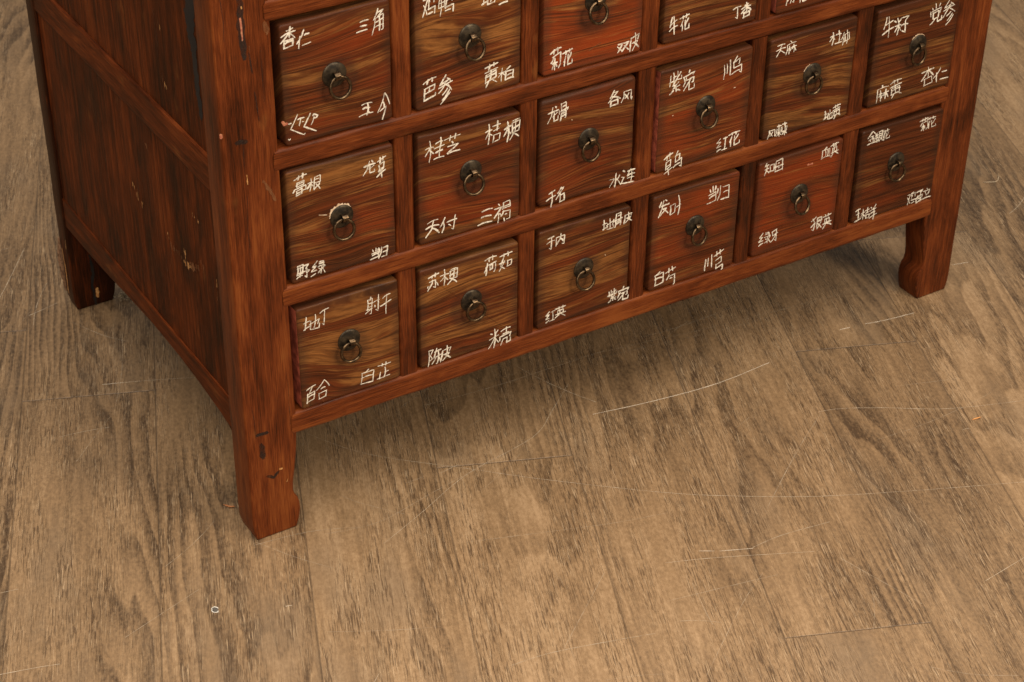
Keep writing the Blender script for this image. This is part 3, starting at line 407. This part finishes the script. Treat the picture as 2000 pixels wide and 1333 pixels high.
def ribbon(bm, pts, w, nrm, lift, mi, ragged=0.0, dome=0.0, taper=True, step=None, rise=0.0):
    """painted / worn strip lying on a surface: strip of varying width with rounded or pointed ends"""
    pts = [Vector(p) for p in pts]; nrm = Vector(nrm)
    if step:
        q = [pts[0]]
        for a, b in zip(pts, pts[1:]):
            k = max(1, int((b-a).length/step)); q += [a.lerp(b, i/k) for i in range(1, k+1)]
        pts = q
    n = len(pts)
    if n < 2: return
    rows = []; sgn = rnd.random()*100
    dirs = []
    for i in range(n):
        d = Vector()
        if i > 0: d += (pts[i]-pts[i-1]).normalized()
        if i < n-1: d += (pts[i+1]-pts[i]).normalized()
        if d.length < .2: d = pts[min(i+1, n-1)]-pts[max(i-1, 0)] if i < n-1 else pts[i]-pts[i-1]
        if d.length < 1e-9: d = Vector((1, 0, 0.1))
        dirs.append(d.normalized())
    st = [(pts[0]-dirs[0]*w*.42, dirs[0], .45)] + [(p, d, 1) for p, d in zip(pts, dirs)] + [(pts[-1]+dirs[-1]*w*.42, dirs[-1], .45)]
    for i, (p, d, k) in enumerate(st):
        side = nrm.cross(d).normalized(); t = i/(len(st)-1)
        ww = w*k*(1+ragged*noise.noise(Vector((sgn, i*1.7, 0)))*2)
        if taper: ww *= .55+.45*math.sin(math.pi*min(1, max(.0, t*.86+.07)))
        sh = side*w*ragged*noise.noise(Vector((i*1.3, sgn, 5)))
        up = nrm*(lift+rise*t)
        rows.append((bm.verts.new(p+sh-side*ww/2+up), bm.verts.new(p+sh+up+nrm*dome*k), bm.verts.new(p+sh+side*ww/2+up)))
    for a, b in zip(rows, rows[1:]):
        for i in (0, 1):
            f = bm.faces.new((a[i], b[i], b[i+1], a[i+1])); f.material_index = mi
            f.normal_update()
            if f.normal.dot(nrm) < 0: f.normal_flip()
def tube(bm, pts, r, seg=8, closed=False, flat=1.0, axis=None):
    pts = [Vector(p) for p in pts]; n = len(pts); rings = []
    for i in range(n):
        a = pts[(i-1) % n] if closed or i else pts[0]; b = pts[(i+1) % n] if closed or i < n-1 else pts[-1]
        t = (b-a).normalized(); x = Vector(axis) if axis else (Vector((0, 0, 1)) if abs(t.z) < .9 else Vector((1, 0, 0)))
        x = (x-t*x.dot(t)).normalized(); y = t.cross(x)
        rr = r[i] if isinstance(r, list) else r
        rings.append([bm.verts.new(pts[i]+x*rr*math.cos(2*math.pi*k/seg)*flat+y*rr*math.sin(2*math.pi*k/seg)) for k in range(seg)])
    for i in range(n if closed else n-1):
        a, b = rings[i], rings[(i+1) % n]
        for k in range(seg): bm.faces.new((a[k], a[(k+1) % seg], b[(k+1) % seg], b[k]))
    if not closed: bm.faces.new(rings[0][::-1]); bm.faces.new(rings[-1])
def empty(name, loc, parent=None):
    o = bpy.data.objects.new(name, None); COL.objects.link(o); o.location = loc; o.parent = parent; return o
def tag(o, label, cat): o['label'] = label; o['category'] = cat

# ------------------------------------------------------------ floor
A = math.radians(67.76); FU = Vector((math.cos(A), math.sin(A))); FV = Vector((math.sin(A), -math.cos(A)))
bm = bmesh.new()
bm.faces.new([bm.verts.new(p) for p in ((-7, -7, 0), (8, -7, 0), (8, 8, 0), (-7, 8, 0))])
for k, w, P in SCRATCHES:
    P = [Vector((x, y, 0)) for x, y in P]
    # smooth the hand-traced line
    Q = []
    for i in range(len(P)-1):
        p0, p1, p2, p3 = P[max(i-1, 0)], P[i], P[i+1], P[min(i+2, len(P)-1)]
        for s in range(6):
            t = s/6; Q.append(.5*((2*p1)+(p2-p0)*t+(2*p0-5*p1+4*p2-p3)*t*t+(3*p1-p0-3*p2+p3)*t**3))
    Q.append(P[-1])
    ribbon(bm, Q, w*.0012, (0, 0, 1), .0003+.00002*rnd.random(), {'b': 1, 'm': 2, 'f': 3}[k], .35, step=.012)
for i in range(130):
    x, y = rnd.uniform(-.4, 1.7), rnd.uniform(-.65, 1.2); a = rnd.choice((rnd.gauss(.0, .35), rnd.gauss(.5, .6), rnd.uniform(0, 3.1))); L = rnd.uniform(.03, .22)*rnd.random()+.02
    c = rnd.uniform(-.6, .6)
    ribbon(bm, [(x+L*t*math.cos(a+c*t*.3), y+L*t*math.sin(a+c*t*.3), 0) for t in (0, .25, .5, .75, 1)], rnd.uniform(.0003, .0008), (0, 0, 1), .00035+.0000012*i, rnd.choice((2, 3, 3, 3)), .4)
L = bm.loops.layers.uv.new('grain')
me = bpy.data.meshes.new('floor')
for f in bm.faces:
    for l in f.loops:
        q = l.vert.co.xy; l[L].uv = (q.dot(FU), q.dot(FV)-.055+.158*4)
bm.to_mesh(me); bm.free()
for k in ('floor', 'sb', 'sm', 'sf'): me.materials.append(M[k])
o = bpy.data.objects.new('floor', me); COL.objects.link(o); o['kind'] = 'structure'

# ------------------------------------------------------------ cabinet
XL = [.0611, .2078, .3567, .5080, .6594, .8129]; XR = [.1852, .3351, .4849, .6378, .7888, .9462]
ZB = [.1532, .3104, .4680, .6256]; ZT = [.2856, .4436, .6020, .7580]
D, TOP = .56, .790
cab = empty('apothecary_cabinet', (0, 0, 0))
tag(cab, 'reddish brown wooden apothecary cabinet with white lettered drawers standing on the plank floor', 'cabinet')
FOOT = [(.0583, .1258), (.0575, .112), (.0560, .098), (.0535, .080), (.0508, .064), (.0500, .052), (.0512, .046), (.0545, .0405), (.0566, .033), (.0570, .024), (.0548, .011), (.0512, .0)]
def post(name, mirror, y0, y1, wear=None, tone=0.0):
    z = [TOP-.02*k for k in range(int((TOP-.13)/.02))]
    pts = [(.0585+.0004*noise.noise(Vector((7*mirror+y0, 0, q*30))), q) for q in z]+FOOT
    out = [(0.0035, .0), (.0006, .012)]+[(.0006*noise.noise(Vector((3+mirror, y0, q*22))), q) for q in [.03+.02*k for k in range(int((TOP-.03)/.02))]]+[(0.0, TOP)]
    prof = pts+out
    bm = bmesh.new()
    slab(bm, [((1-x) if mirror else x, 0, zz) for x, zz in prof], 1, y0, y1, .0018, 2)
    mats = [M['frame']]
    if wear:
        mats += [M['pale'], M['tanwear'], M['pink'], M['dark']]
        for i, (k, w, P) in enumerate(sorted(wear, key=lambda t: t[0] != 'd')):
            P = [(p[0], y0, p[2]) if not mirror else p for p in P]
            ribbon(bm, P, w*(.0006 if k != 'd' else .0008), (0, -1, 0), .00025+.00002*i, {'p': 1, 't': 2, 'k': 3, 'd': 4}[k], .45 if k != 'd' else .2, step=.003)
        for q in range(7):
            x, z, L = rnd.uniform(.006, .052), rnd.uniform(.06, .6), rnd.uniform(.02, .08)
            ribbon(bm, [(x, y0, z), (x+rnd.uniform(-.001, .001), y0, z+L/2), (x+rnd.uniform(-.002, .002), y0, z+L)], rnd.uniform(.0004, .0008), (0, -1, 0), .0002+.000003*q, 4, .4, step=.004)
    return obj(name, bm, mats, cab, axis=2, sharp=50, tone=tone)
post('front_post', 0, 0, .040, WEAR['post'], .035)
post('front_post', 1, 0, .036, None, -.03)
rp = post('rear_post', 0, .532, D, None, -.26)
post('rear_post', 1, .532, D, None, -.05)
rp['label'] = 'dark rear post with a splintered pale back edge'
# rails run between the posts, their ends cut to a blunt point
for k, (z0, z1) in enumerate([(.1247, .1532)]+[(ZT[r], ZB[r+1]) for r in range(3)]+[(ZT[3], TOP-.004)]):
    bm = bmesh.new(); zm = (z0+z1)/2; hz = (z1-z0)/2
    y0 = -.0008; ca = arc_rect(0, 0, .024, z1-z0, .0045, 3); n = 74; rings = []
    for i in range(n+1):
        t = i/n; ring = []
        for s in ca:
            x0, x1 = .0560, .9445
            x = x0+(x1-x0)*t
            p = wob((x, y0+s.x, z0+s.y), 34, .0007); p.x = x
            d = abs(s.y-hz)/hz
            if i == 0: p.x = x0-.0085*(1-d)*(s.x < .004)
            if i == n: p.x = x1+.0085*(1-d)*(s.x < .004)
            ring.append(bm.verts.new(p))
        rings.append(ring)
    m = len(ca)
    for a, b in zip(rings, rings[1:]):
        for i in range(m): bm.faces.new((a[i], a[(i+1) % m], b[(i+1) % m], b[i]))
    bm.faces.new(rings[0]); bm.faces.new(rings[-1][::-1])
    obj('rail', bm, M['frame'], cab, axis=0, sharp=55, tone=(.06, .05, .03, .04, 0)[k])
for r in range(4):
    for c in range(5):
        bm = bmesh.new(); beam(bm, 2, (XR[c], .0006, ZB[r]-.001), (XL[c+1], .022, ZT[r]+.001), .0038, .0007)
        obj('stile', bm, M['frame'], cab, axis=2, sharp=55, tone=rnd.uniform(-.03, .02)-.02*c)
# side frames, panels (the left one is in view)
for mir in (0, 1):
    fx = lambda x: 1-x if mir else x
    zz = [(.0405, .1205), (.052, .1250), (.075, .1295), (.12, .1345), (.18, .1385), (.25, .1390), (.32, .1350), (.40, .1290), (.46, .1262), (.5315, .1250)]
    prof = [(0, y, z) for y, z in zz]+[(0, .5315, .166)]+[(0, .5315-.0481*k, .166+.0006*noise.noise(Vector((k, 2, 0)))) for k in range(1, 10)]+[(0, .0405, .166)]
    bm = bmesh.new(); slab(bm, [(fx(.002), y, z) for _, y, z in prof], 0, fx(.0018), fx(.022), .002, 2)
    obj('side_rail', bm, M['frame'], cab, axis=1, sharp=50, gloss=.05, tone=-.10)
    for z0, z1, tn in ((.4165, .4575, -.08), (.752, .786, -.05)):
        bm = bmesh.new(); a, b = sorted((fx(.0006), fx(.022)))
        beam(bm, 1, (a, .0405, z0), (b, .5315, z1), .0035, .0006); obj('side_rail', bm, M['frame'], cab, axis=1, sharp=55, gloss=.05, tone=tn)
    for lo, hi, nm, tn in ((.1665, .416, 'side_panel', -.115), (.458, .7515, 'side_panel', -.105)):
        bm = bmesh.new(); nb = 6; nz = 12; x = fx(.0035); mats = [M['frame'], M['pale'], M['tanwear'], M['pink'], M['dark'], M['gap']]
        a, b = sorted((fx(.0035), fx(.015))); beam(bm, 2, (a, .0405, lo), (b, .5315, hi), .0008, .0002)
        if not mir:
            for i, (k, w, P) in enumerate(WEAR['streak']+WEAR['side']):
                zc = P[0][2]
                if lo <= zc <= hi and .041 < P[0][1] < .521:
                    if k != 'd':
                        for q in range(max(2, int(sum(math.dist(a, b) for a, b in zip(P, P[1:]))/.0028))):
                            a, b = rnd.choice(list(zip(P, P[1:]))); t = rnd.random(); L = rnd.uniform(.0015, .007)*min(1.6, .5+w*.25); y = a[1]+(b[1]-a[1])*t+rnd.gauss(0, .0004*w); z = a[2]+(b[2]-a[2])*t
                            if lo+.006 < z < hi-.006: ribbon(bm, [(.0035, y, z-L/2), (.0035, y+rnd.uniform(-.0006, .0006), z+L/2)], rnd.uniform(.0005, .0011)*min(2.2, .6+w*.35), (-1, 0, 0), .0003+.000002*(i*40+q), {'p': 1, 't': 2, 'k': 3}[k] if rnd.random() < .75 else 2, .5, step=.0015)
                        continue
                    ribbon(bm, [(.0035, p[1], min(max(p[2], lo), hi)) for p in P], w*(.0009 if k != 'd' else .0011), (-1, 0, 0), .0003+.00002*i, 5 if k == 'd' else 4, .22, step=.003)
            for q in range(9):
                y, L = rnd.uniform(.06, .51), rnd.uniform(.02, .09); z = rnd.uniform(lo+.01, hi-.01-L)
                ribbon(bm, [(.0035, y, z), (.0035, y+rnd.uniform(-.001, .001), z+L*.5), (.0035, y+rnd.uniform(-.002, .002), z+L)], rnd.uniform(.0005, .0010), (-1, 0, 0), .00022+.000002*q, 4, .4, step=.004)
        obj(nm, bm, mats, cab, axis=2, sharp=55, tone=tn, gloss=.04)
# broken edge of the dark rear foot
bm = bmesh.new()
for i, (ya, za, yb, zb, w) in enumerate(((.5605, .095, .5600, .022, .0055), (.5602, .062, .5596, .016, .004))):
    tube(bm, [(.0006+.001*noise.noise(Vector((i, k, 0))), ya+(yb-ya)*k/9, za+(zb-za)*k/9) for k in range(10)], [w*(.25+.75*math.sin(math.pi*(k+.6)/10.2))*(1+.3*noise.noise(Vector((k*2.1, i, 4)))) for k in range(10)], 6)
obj('splintered_edge', bm, mat_simple('split_wood', (.10,.05,.024), (.24,.13,.07), 180, .8), rp, axis=2, sharp=20)
bm = bmesh.new()
ribbon(bm, [(.027, .532, .075), (.029, .532, .05), (.026, .532, .03), (.028, .532, .002)], .0035, (0, -1, 0), .0003, 0, .4, step=.003)
ribbon(bm, [(.031, .532, .024), (.032, .532, .012)], .004, (0, -1, 0), .0004, 1, .5, step=.002)
ribbon(bm, [(.0, .5335, .105), (.0, .5345, .092)], .0016, (-1, 0, 0), .0006, 1, .5, step=.002)
ribbon(bm, [(.0, .549, .085), (.0, .546, .05), (.0, .548, .02)], .003, (-1, 0, 0), .0012, 1, .5, step=.003)
obj('split', bm, [M['gap'], M['pale']], rp, axis=2, sharp=0)
for nm, lo, hi, ax in (('back_panel', (.0585, .545, .13), (.9415, .556, .78), 2), ('bottom_board', (.022, .026, .134), (.978, .52, .146), 0), ('cabinet_top', (-.012, -.014, TOP+.0005), (1.012, .575, TOP+.022), 0)):
    bm = bmesh.new(); beam(bm, ax, lo, hi, .002, .0002); obj(nm, bm, M['frame'] if nm == 'cabinet_top' else M['inner'], cab, axis=ax, sharp=55)
bm = bmesh.new()
for r in range(3): beam(bm, 0, (.022, .0265, ZT[r]+.006), (.978, .52, ZB[r+1]-.006), .001, .0001, 8)
obj('drawer_divider', bm, M['inner'], cab)

# drawers: gaps left, top, right, bottom in mm; tan, red, swirl, freq, value, red left side
DR = {
 (0,2): (5, 4.5, 1.6, 1.5, .06, .12, 3.0, .2, 1.0, 0), (1,2): (2.6, 3, 2.4, 1.5, .24, .0, 3.4, .15, 1.1, 0), (2,2): (3.4, 3, 1.5, 1.6, -.25, .42, 2.0, .2, 1.25, 0),
 (3,2): (4, 4, 1.5, 1.5, .10, .05, 1.2, .9, 1.0, 0), (4,2): (3.5, 4, 1.8, 1.5, -.2, .2, 2.0, .3, .9, 1), (5,2): (3, 4, 2, 1.6, 0, 0, 2, .4, .85, 0),
 (0,1): (2.2, 2.6, 1.8, 1.6, .14, .10, 3.4, .4, 1.05, 0), (1,1): (3.2, 4.6, 1.4, 1.6, .0, .22, 3.0, .3, 1.0, 0), (2,1): (2, 1.8, 4.6, 2.2, .0, .10, 3.0, .2, 1.0, 0),
 (3,1): (3, 5, 1.6, 2, -.05, .24, 2.2, .2, 1.05, 1), (4,1): (2.6, 5, 2, 1.8, .14, .02, 3.2, .5, .9, 0), (5,1): (4.6, 5.5, 2, 2, .0, .02, 1.8, .9, .8, 0),
 (0,0): (3.8, 5, 1.4, 2, .20, .05, 5.5, .1, 1.05, 1), (1,0): (2.4, 5.5, 1.5, 2, .14, .08, 3.6, .3, 1.05, 0), (2,0): (3, 4.5, 3.2, 2, .20, .05, 3.0, .2, 1.0, 0),
 (3,0): (4, 4.5, 4, 2.4, -.08, .22, 2.2, .3, 1.08, 0), (4,0): (2, 3.5, 2, 2, -.18, .38, 1.8, .4, 1.0, 0), (5,0): (3, 4.6, 1.8, 1.8, -.14, .08, 1.6, .6, .78, 0)}
WHERE = {}
def drawer(c, r):
    gl, gt, gr, gb, tan, red, swirl, freq, val, redside = DR.get((c, r), (3, 4, 2, 2, .05, .08, 3, .3, 1, 0))
    j = lambda: rnd.uniform(-.0005, .0005)
    x0, x1, z0, z1 = XL[c]+gl*.001, XR[c]-gr*.001, ZB[r]+gb*.001, ZT[r]-gt*.001
    yf = -.0025 if redside else -.0015; rc = .0035 if (c, r) != (2, 1) else .006
    o2 = []
    for p in arc_rect(x0, z0, x1, z1, rc, 3): o2.append((p.x, yf, p.y))
    # a few points along each edge so that it can be slightly uneven
    o3 = []
    for a, b in zip(o2, o2[1:]+o2[:1]):
        o3.append(a); d = math.dist(a, b)
        if d > .03:
            k = int(d/.012); o3 += [tuple(wob([a[i]+(b[i]-a[i])*q/k for i in range(3)], 45, .0006).xz.to_tuple()) for q in range(1, k)]
    tilt = {(1, 1): -.0030, (2, 0): -.0022, (1, 0): -.0012, (0, 2): .0012, (3, 1): .0008, (5, 1): .0014, (4, 1): .0012, (5, 0): -.001}.get((c, r), rnd.uniform(-.0006, .0006))
    o3 = [(p[0], yf, p[-1]+(tilt*((p[0]-x0)/(x1-x0)-.5) if p[-1] > (z0+z1)/2 else 0)) for p in o3]
    bm = bmesh.new(); big = rc*.75 if (c, r) in ((0, 1), (2, 1), (1, 0)) else .0022
    slab(bm, o3, 1, yf, .30, big, 3)
    if redside:
        for f in bm.faces:
            if f.normal.x < -.85 and f.calc_center_median().y < .25: f.material_index = 1
    ro = {'p': 2, 't': 3, 'k': 4, 'd': 5}
    for i, (cr, k, w, P) in enumerate(WEAR['drawer']):
        if cr == (c, r): ribbon(bm, [(p[0], yf, p[2]) for p in P], w*.0006, (0, -1, 0), .0002+.00001*i, ro[k], .4, step=.003)
    px, pz = PULL_AT.get((c, r), ((x0+x1)/2, (z0+z1)/2+.004))
    if (c, r) in ((0, 1), (5, 1), (4, 1)):      # bare crescent left by an older, larger plate
        n0, n1 = {(0, 1): (40, 175), (5, 1): (40, 140), (4, 1): (110, 160)}[(c, r)]
        ribbon(bm, [(px+.0128*math.cos(math.radians(a))-.0006, yf, pz+.0126*math.sin(math.radians(a))+.0008) for a in range(n0, n1, 6)], {(0, 1): .0034, (5, 1): .0016, (4, 1): .001}[(c, r)], (0, -1, 0), .00022, 2, .45)
    d = obj('drawer', bm, [M['drawer'], M['red'], M['bare'], M['tanwear'], M['pink'], M['dark']], cab, axis=0, face=(x0, z0, x1, z1), sharp=55,
            seed=rnd.random()*9+c+r*7, tan=tan, red=red, swirl=swirl, freq=freq, value=val*.98)
    # pull: domed plate, eye strap, hanging ring
    bm = bmesh.new(); R = .0131; prof = [(.0, .0034), (.004, .0033), (.008, .0027), (.0112, .0016), (.0128, .0010), (R, .0005), (R, -.0003)]; rings = []
    for rr, h in prof[1:]:
        rings.append([bm.verts.new((px+rr*math.cos(t*math.pi/16)*(1+.012*math.sin(t*.7+c)), yf-h, pz+rr*math.sin(t*math.pi/16))) for t in range(32)])
    tip = bm.verts.new((px, yf-prof[0][1], pz))
    for k in range(32): bm.faces.new((tip, rings[0][k], rings[0][(k+1) % 32]))
    for a, b in zip(rings, rings[1:]):
        for k in range(32): bm.faces.new((a[k], b[k], b[(k+1) % 32], a[(k+1) % 32]))
    obj('backplate', bm, M['iron'], d, sharp=60)
    tw = rnd.uniform(-.25, .25); cy, cz = yf-.0056, pz+.0006
    bm = bmesh.new(); hw = .0030; q = []
    for k in range(18):
        a = math.radians(20+k*340/17-10); ring = []
        for rr, xx in ((.0044, -hw), (.0047, 0), (.0044, hw), (.0033, hw), (.0033, -hw)):
            ring.append(bm.verts.new((px+xx+math.sin(tw)*rr*math.cos(a)*.3, cy+rr*math.cos(a), cz+rr*math.sin(a)*.95)))
        q.append(ring)
    for a, b in zip(q, q[1:]):
        for k in range(5): bm.faces.new((a[k], a[(k+1) % 5], b[(k+1) % 5], b[k]))
    bm.faces.new(q[0]); bm.faces.new(q[-1][::-1])
    obj('eye_strap', bm, M['ring'], d, sharp=40)
    bm = bmesh.new(); R = .0108; sw = rnd.uniform(-.26, .24); tl = rnd.uniform(.05, .30); pts = []
    top = Vector((px+rnd.uniform(-.0006, .0006), cy-.0006, cz-.0012))
    for k in range(40):
        a = 2*math.pi*k/40; v = Vector((R*math.sin(a), 0, R*math.cos(a)-R))
        v = Matrix.Rotation(sw, 3, 'Y') @ v
        v = Matrix.Rotation(-tl, 3, 'X') @ v
        v = Matrix.Rotation(tw*.5, 3, 'Z') @ v
        p = top+v; p.y = min(p.y, yf-.0024); pts.append(p)
    tube(bm, pts, .0017, 8, True, axis=(0, 1, 0))
    obj('pull_ring', bm, M['ring'], d, sharp=0)
    words = [q[0] for q in WRITING.get((c, r), []) if q[0] != 'scrawl']
    if words: d['label'] = ('reddish' if red > .2 else 'brown and tan streaked' if tan > .12 else 'dark brown' if val < .9 else 'brown')+' drawer lettered '+', '.join(words)
    for name, enc in WRITING.get((c, r), []):
        bm = bmesh.new()
        for i, st in enumerate(enc.split(';')):
            P = [tuple(int(q)*1e-4 for q in t.split(',')) for t in st.split(' ')]; P = [(x, yf, z) for x, z in P]
            if len(P) == 2:      # a brushed line bows a little
                a, b = P; k = rnd.uniform(-.02, .09); dx, dz = b[0]-a[0], b[2]-a[2]
                P = [a, ((a[0]*2+b[0])/3-dz*k, yf, (a[2]*2+b[2])/3+dx*k), ((a[0]+b[0]*2)/3-dz*k, yf, (a[2]+b[2]*2)/3+dx*k), b]
            elif len(P) > 2 and rnd.random() < .8:     # round the corners as a brush would
                Q = [P[0]]
                for a, b, cc in zip(P, P[1:], P[2:]):
                    Q += [tuple(b[i]+(a[i]-b[i])*.14 for i in range(3)), b, tuple(b[i]+(cc[i]-b[i])*.14 for i in range(3))]
                P = Q+[P[-1]]
            ribbon(bm, P, rnd.uniform(.0010, .0021)*{(0, 2): 1.0, (0, 0): .82, (1, 0): .95, (5, 0): .85, (4, 1): .85, (4, 0): .9}.get((c, r), 1.0)*(.8 if name == 'scrawl' else 1), (0, -1, 0), .00022+.00003*i, 0, .22, .0001, rise=.00002, step=.0022)
        w = obj('inscription', bm, M['paint'], d, sharp=0)
        w['label'] = 'white brushed scrawl' if name == 'scrawl' else 'white brushed characters reading '+name
    return d
for r in range(4):
    for c in range(6): drawer(c, r)

# ------------------------------------------------------------ small things on the floor
x, y = BITS['splinter']; bm = bmesh.new()
for k in range(3):
    a = math.radians(-52+14*k); L = .010-.002*k
    tube(bm, [(x-.004+k*.001+L*t*math.cos(a), y+.002-k*.002+L*t*math.sin(a), .0012+.0006*k) for t in (-.7, -.3, .2, .6)], [.0003, .0011, .0009, .0003], 5)
o = obj('wood_splinter', bm, mat_simple('fresh_splinter', (.30, .11, .035), (.42, .18, .06), 200, .7), None, sharp=30); tag(o, 'orange wood splinter on the floor beside the left front foot', 'splinter')
x, y = BITS['sliver']; bm = bmesh.new(); tube(bm, [(x-.006, y+.0005, .001), (x-.002, y, .0012), (x+.003, y-.0006, .0013), (x+.0065, y-.001, .001)], [.0004, .0009, .0009, .0005], 5)
o = obj('wood_sliver', bm, mat_simple('orange_sliver', (.45, .18, .05), (.60, .28, .09), 200, .7), None, sharp=30); tag(o, 'thin orange wood sliver lying alone on the open floor', 'splinter')
x, y = BITS['ringspeck']; bm = bmesh.new()
tube(bm, [(x+.0034*math.cos(a*.3142)*(1+.14*math.sin(a*1.3)), y+.0046*math.sin(a*.3142)*(1+.1*math.sin(a*2.1)), .0005) for a in range(18)], [.0002+.00035*abs(math.sin(a*.45+.4)) for a in range(18)], 6)
vs = [bm.verts.new((x+.0032*math.cos(a*.3142)*(1+.1*math.sin(a)), y+.0042*math.sin(a*.3142), .0005)) for a in range(20)]; f = bm.faces.new(vs); f.material_index = 1
o = obj('paint_fleck', bm, [mat_simple('white_rim', (.6, .57, .5), (.75, .72, .66), 200, .6), mat_simple('dark_fleck', (.05, .045, .04), (.09, .08, .07), 200, .6)], None, sharp=30); tag(o, 'tiny dark fleck with a white rim on the floor', 'fleck')
x, y = BITS['thread']; bm = bmesh.new(); tube(bm, [(x-.016+.004*k, y+.010-.004*k+.0006*k*k*.9, .0009+.0012*math.sin(k*.8)) for k in range(9)], .00045, 5)
o = obj('thread', bm, mat_simple('pale_thread', (.5, .40, .28), (.58, .48, .34), 100, .8), None, sharp=0); tag(o, 'pale curved thread on the floor right of the cabinet', 'thread')
x, y = .0655, .5285; bm = bmesh.new()
for k in range(60):
    a = rnd.uniform(0, 6.28); e = rnd.uniform(.1, 1.3); L = rnd.uniform(.003, .010); b = Vector((x+rnd.gauss(0, .004), y+rnd.gauss(0, .003), .0006+rnd.uniform(0, .004)))
    tube(bm, [b, b+Vector((math.cos(a)*math.cos(e), math.sin(a)*math.cos(e), math.sin(e)))*L*.5, b+Vector((math.cos(a+.7), math.sin(a+.7), .7*math.sin(e)))*L], .00032, 4)
o = obj('dust_tuft', bm, mat_simple('dust_fibre', (.20, .15, .09), (.42, .33, .22), 200, .9), None, sharp=0); tag(o, 'brown tuft of dust on the floor at the dark rear foot', 'dust')
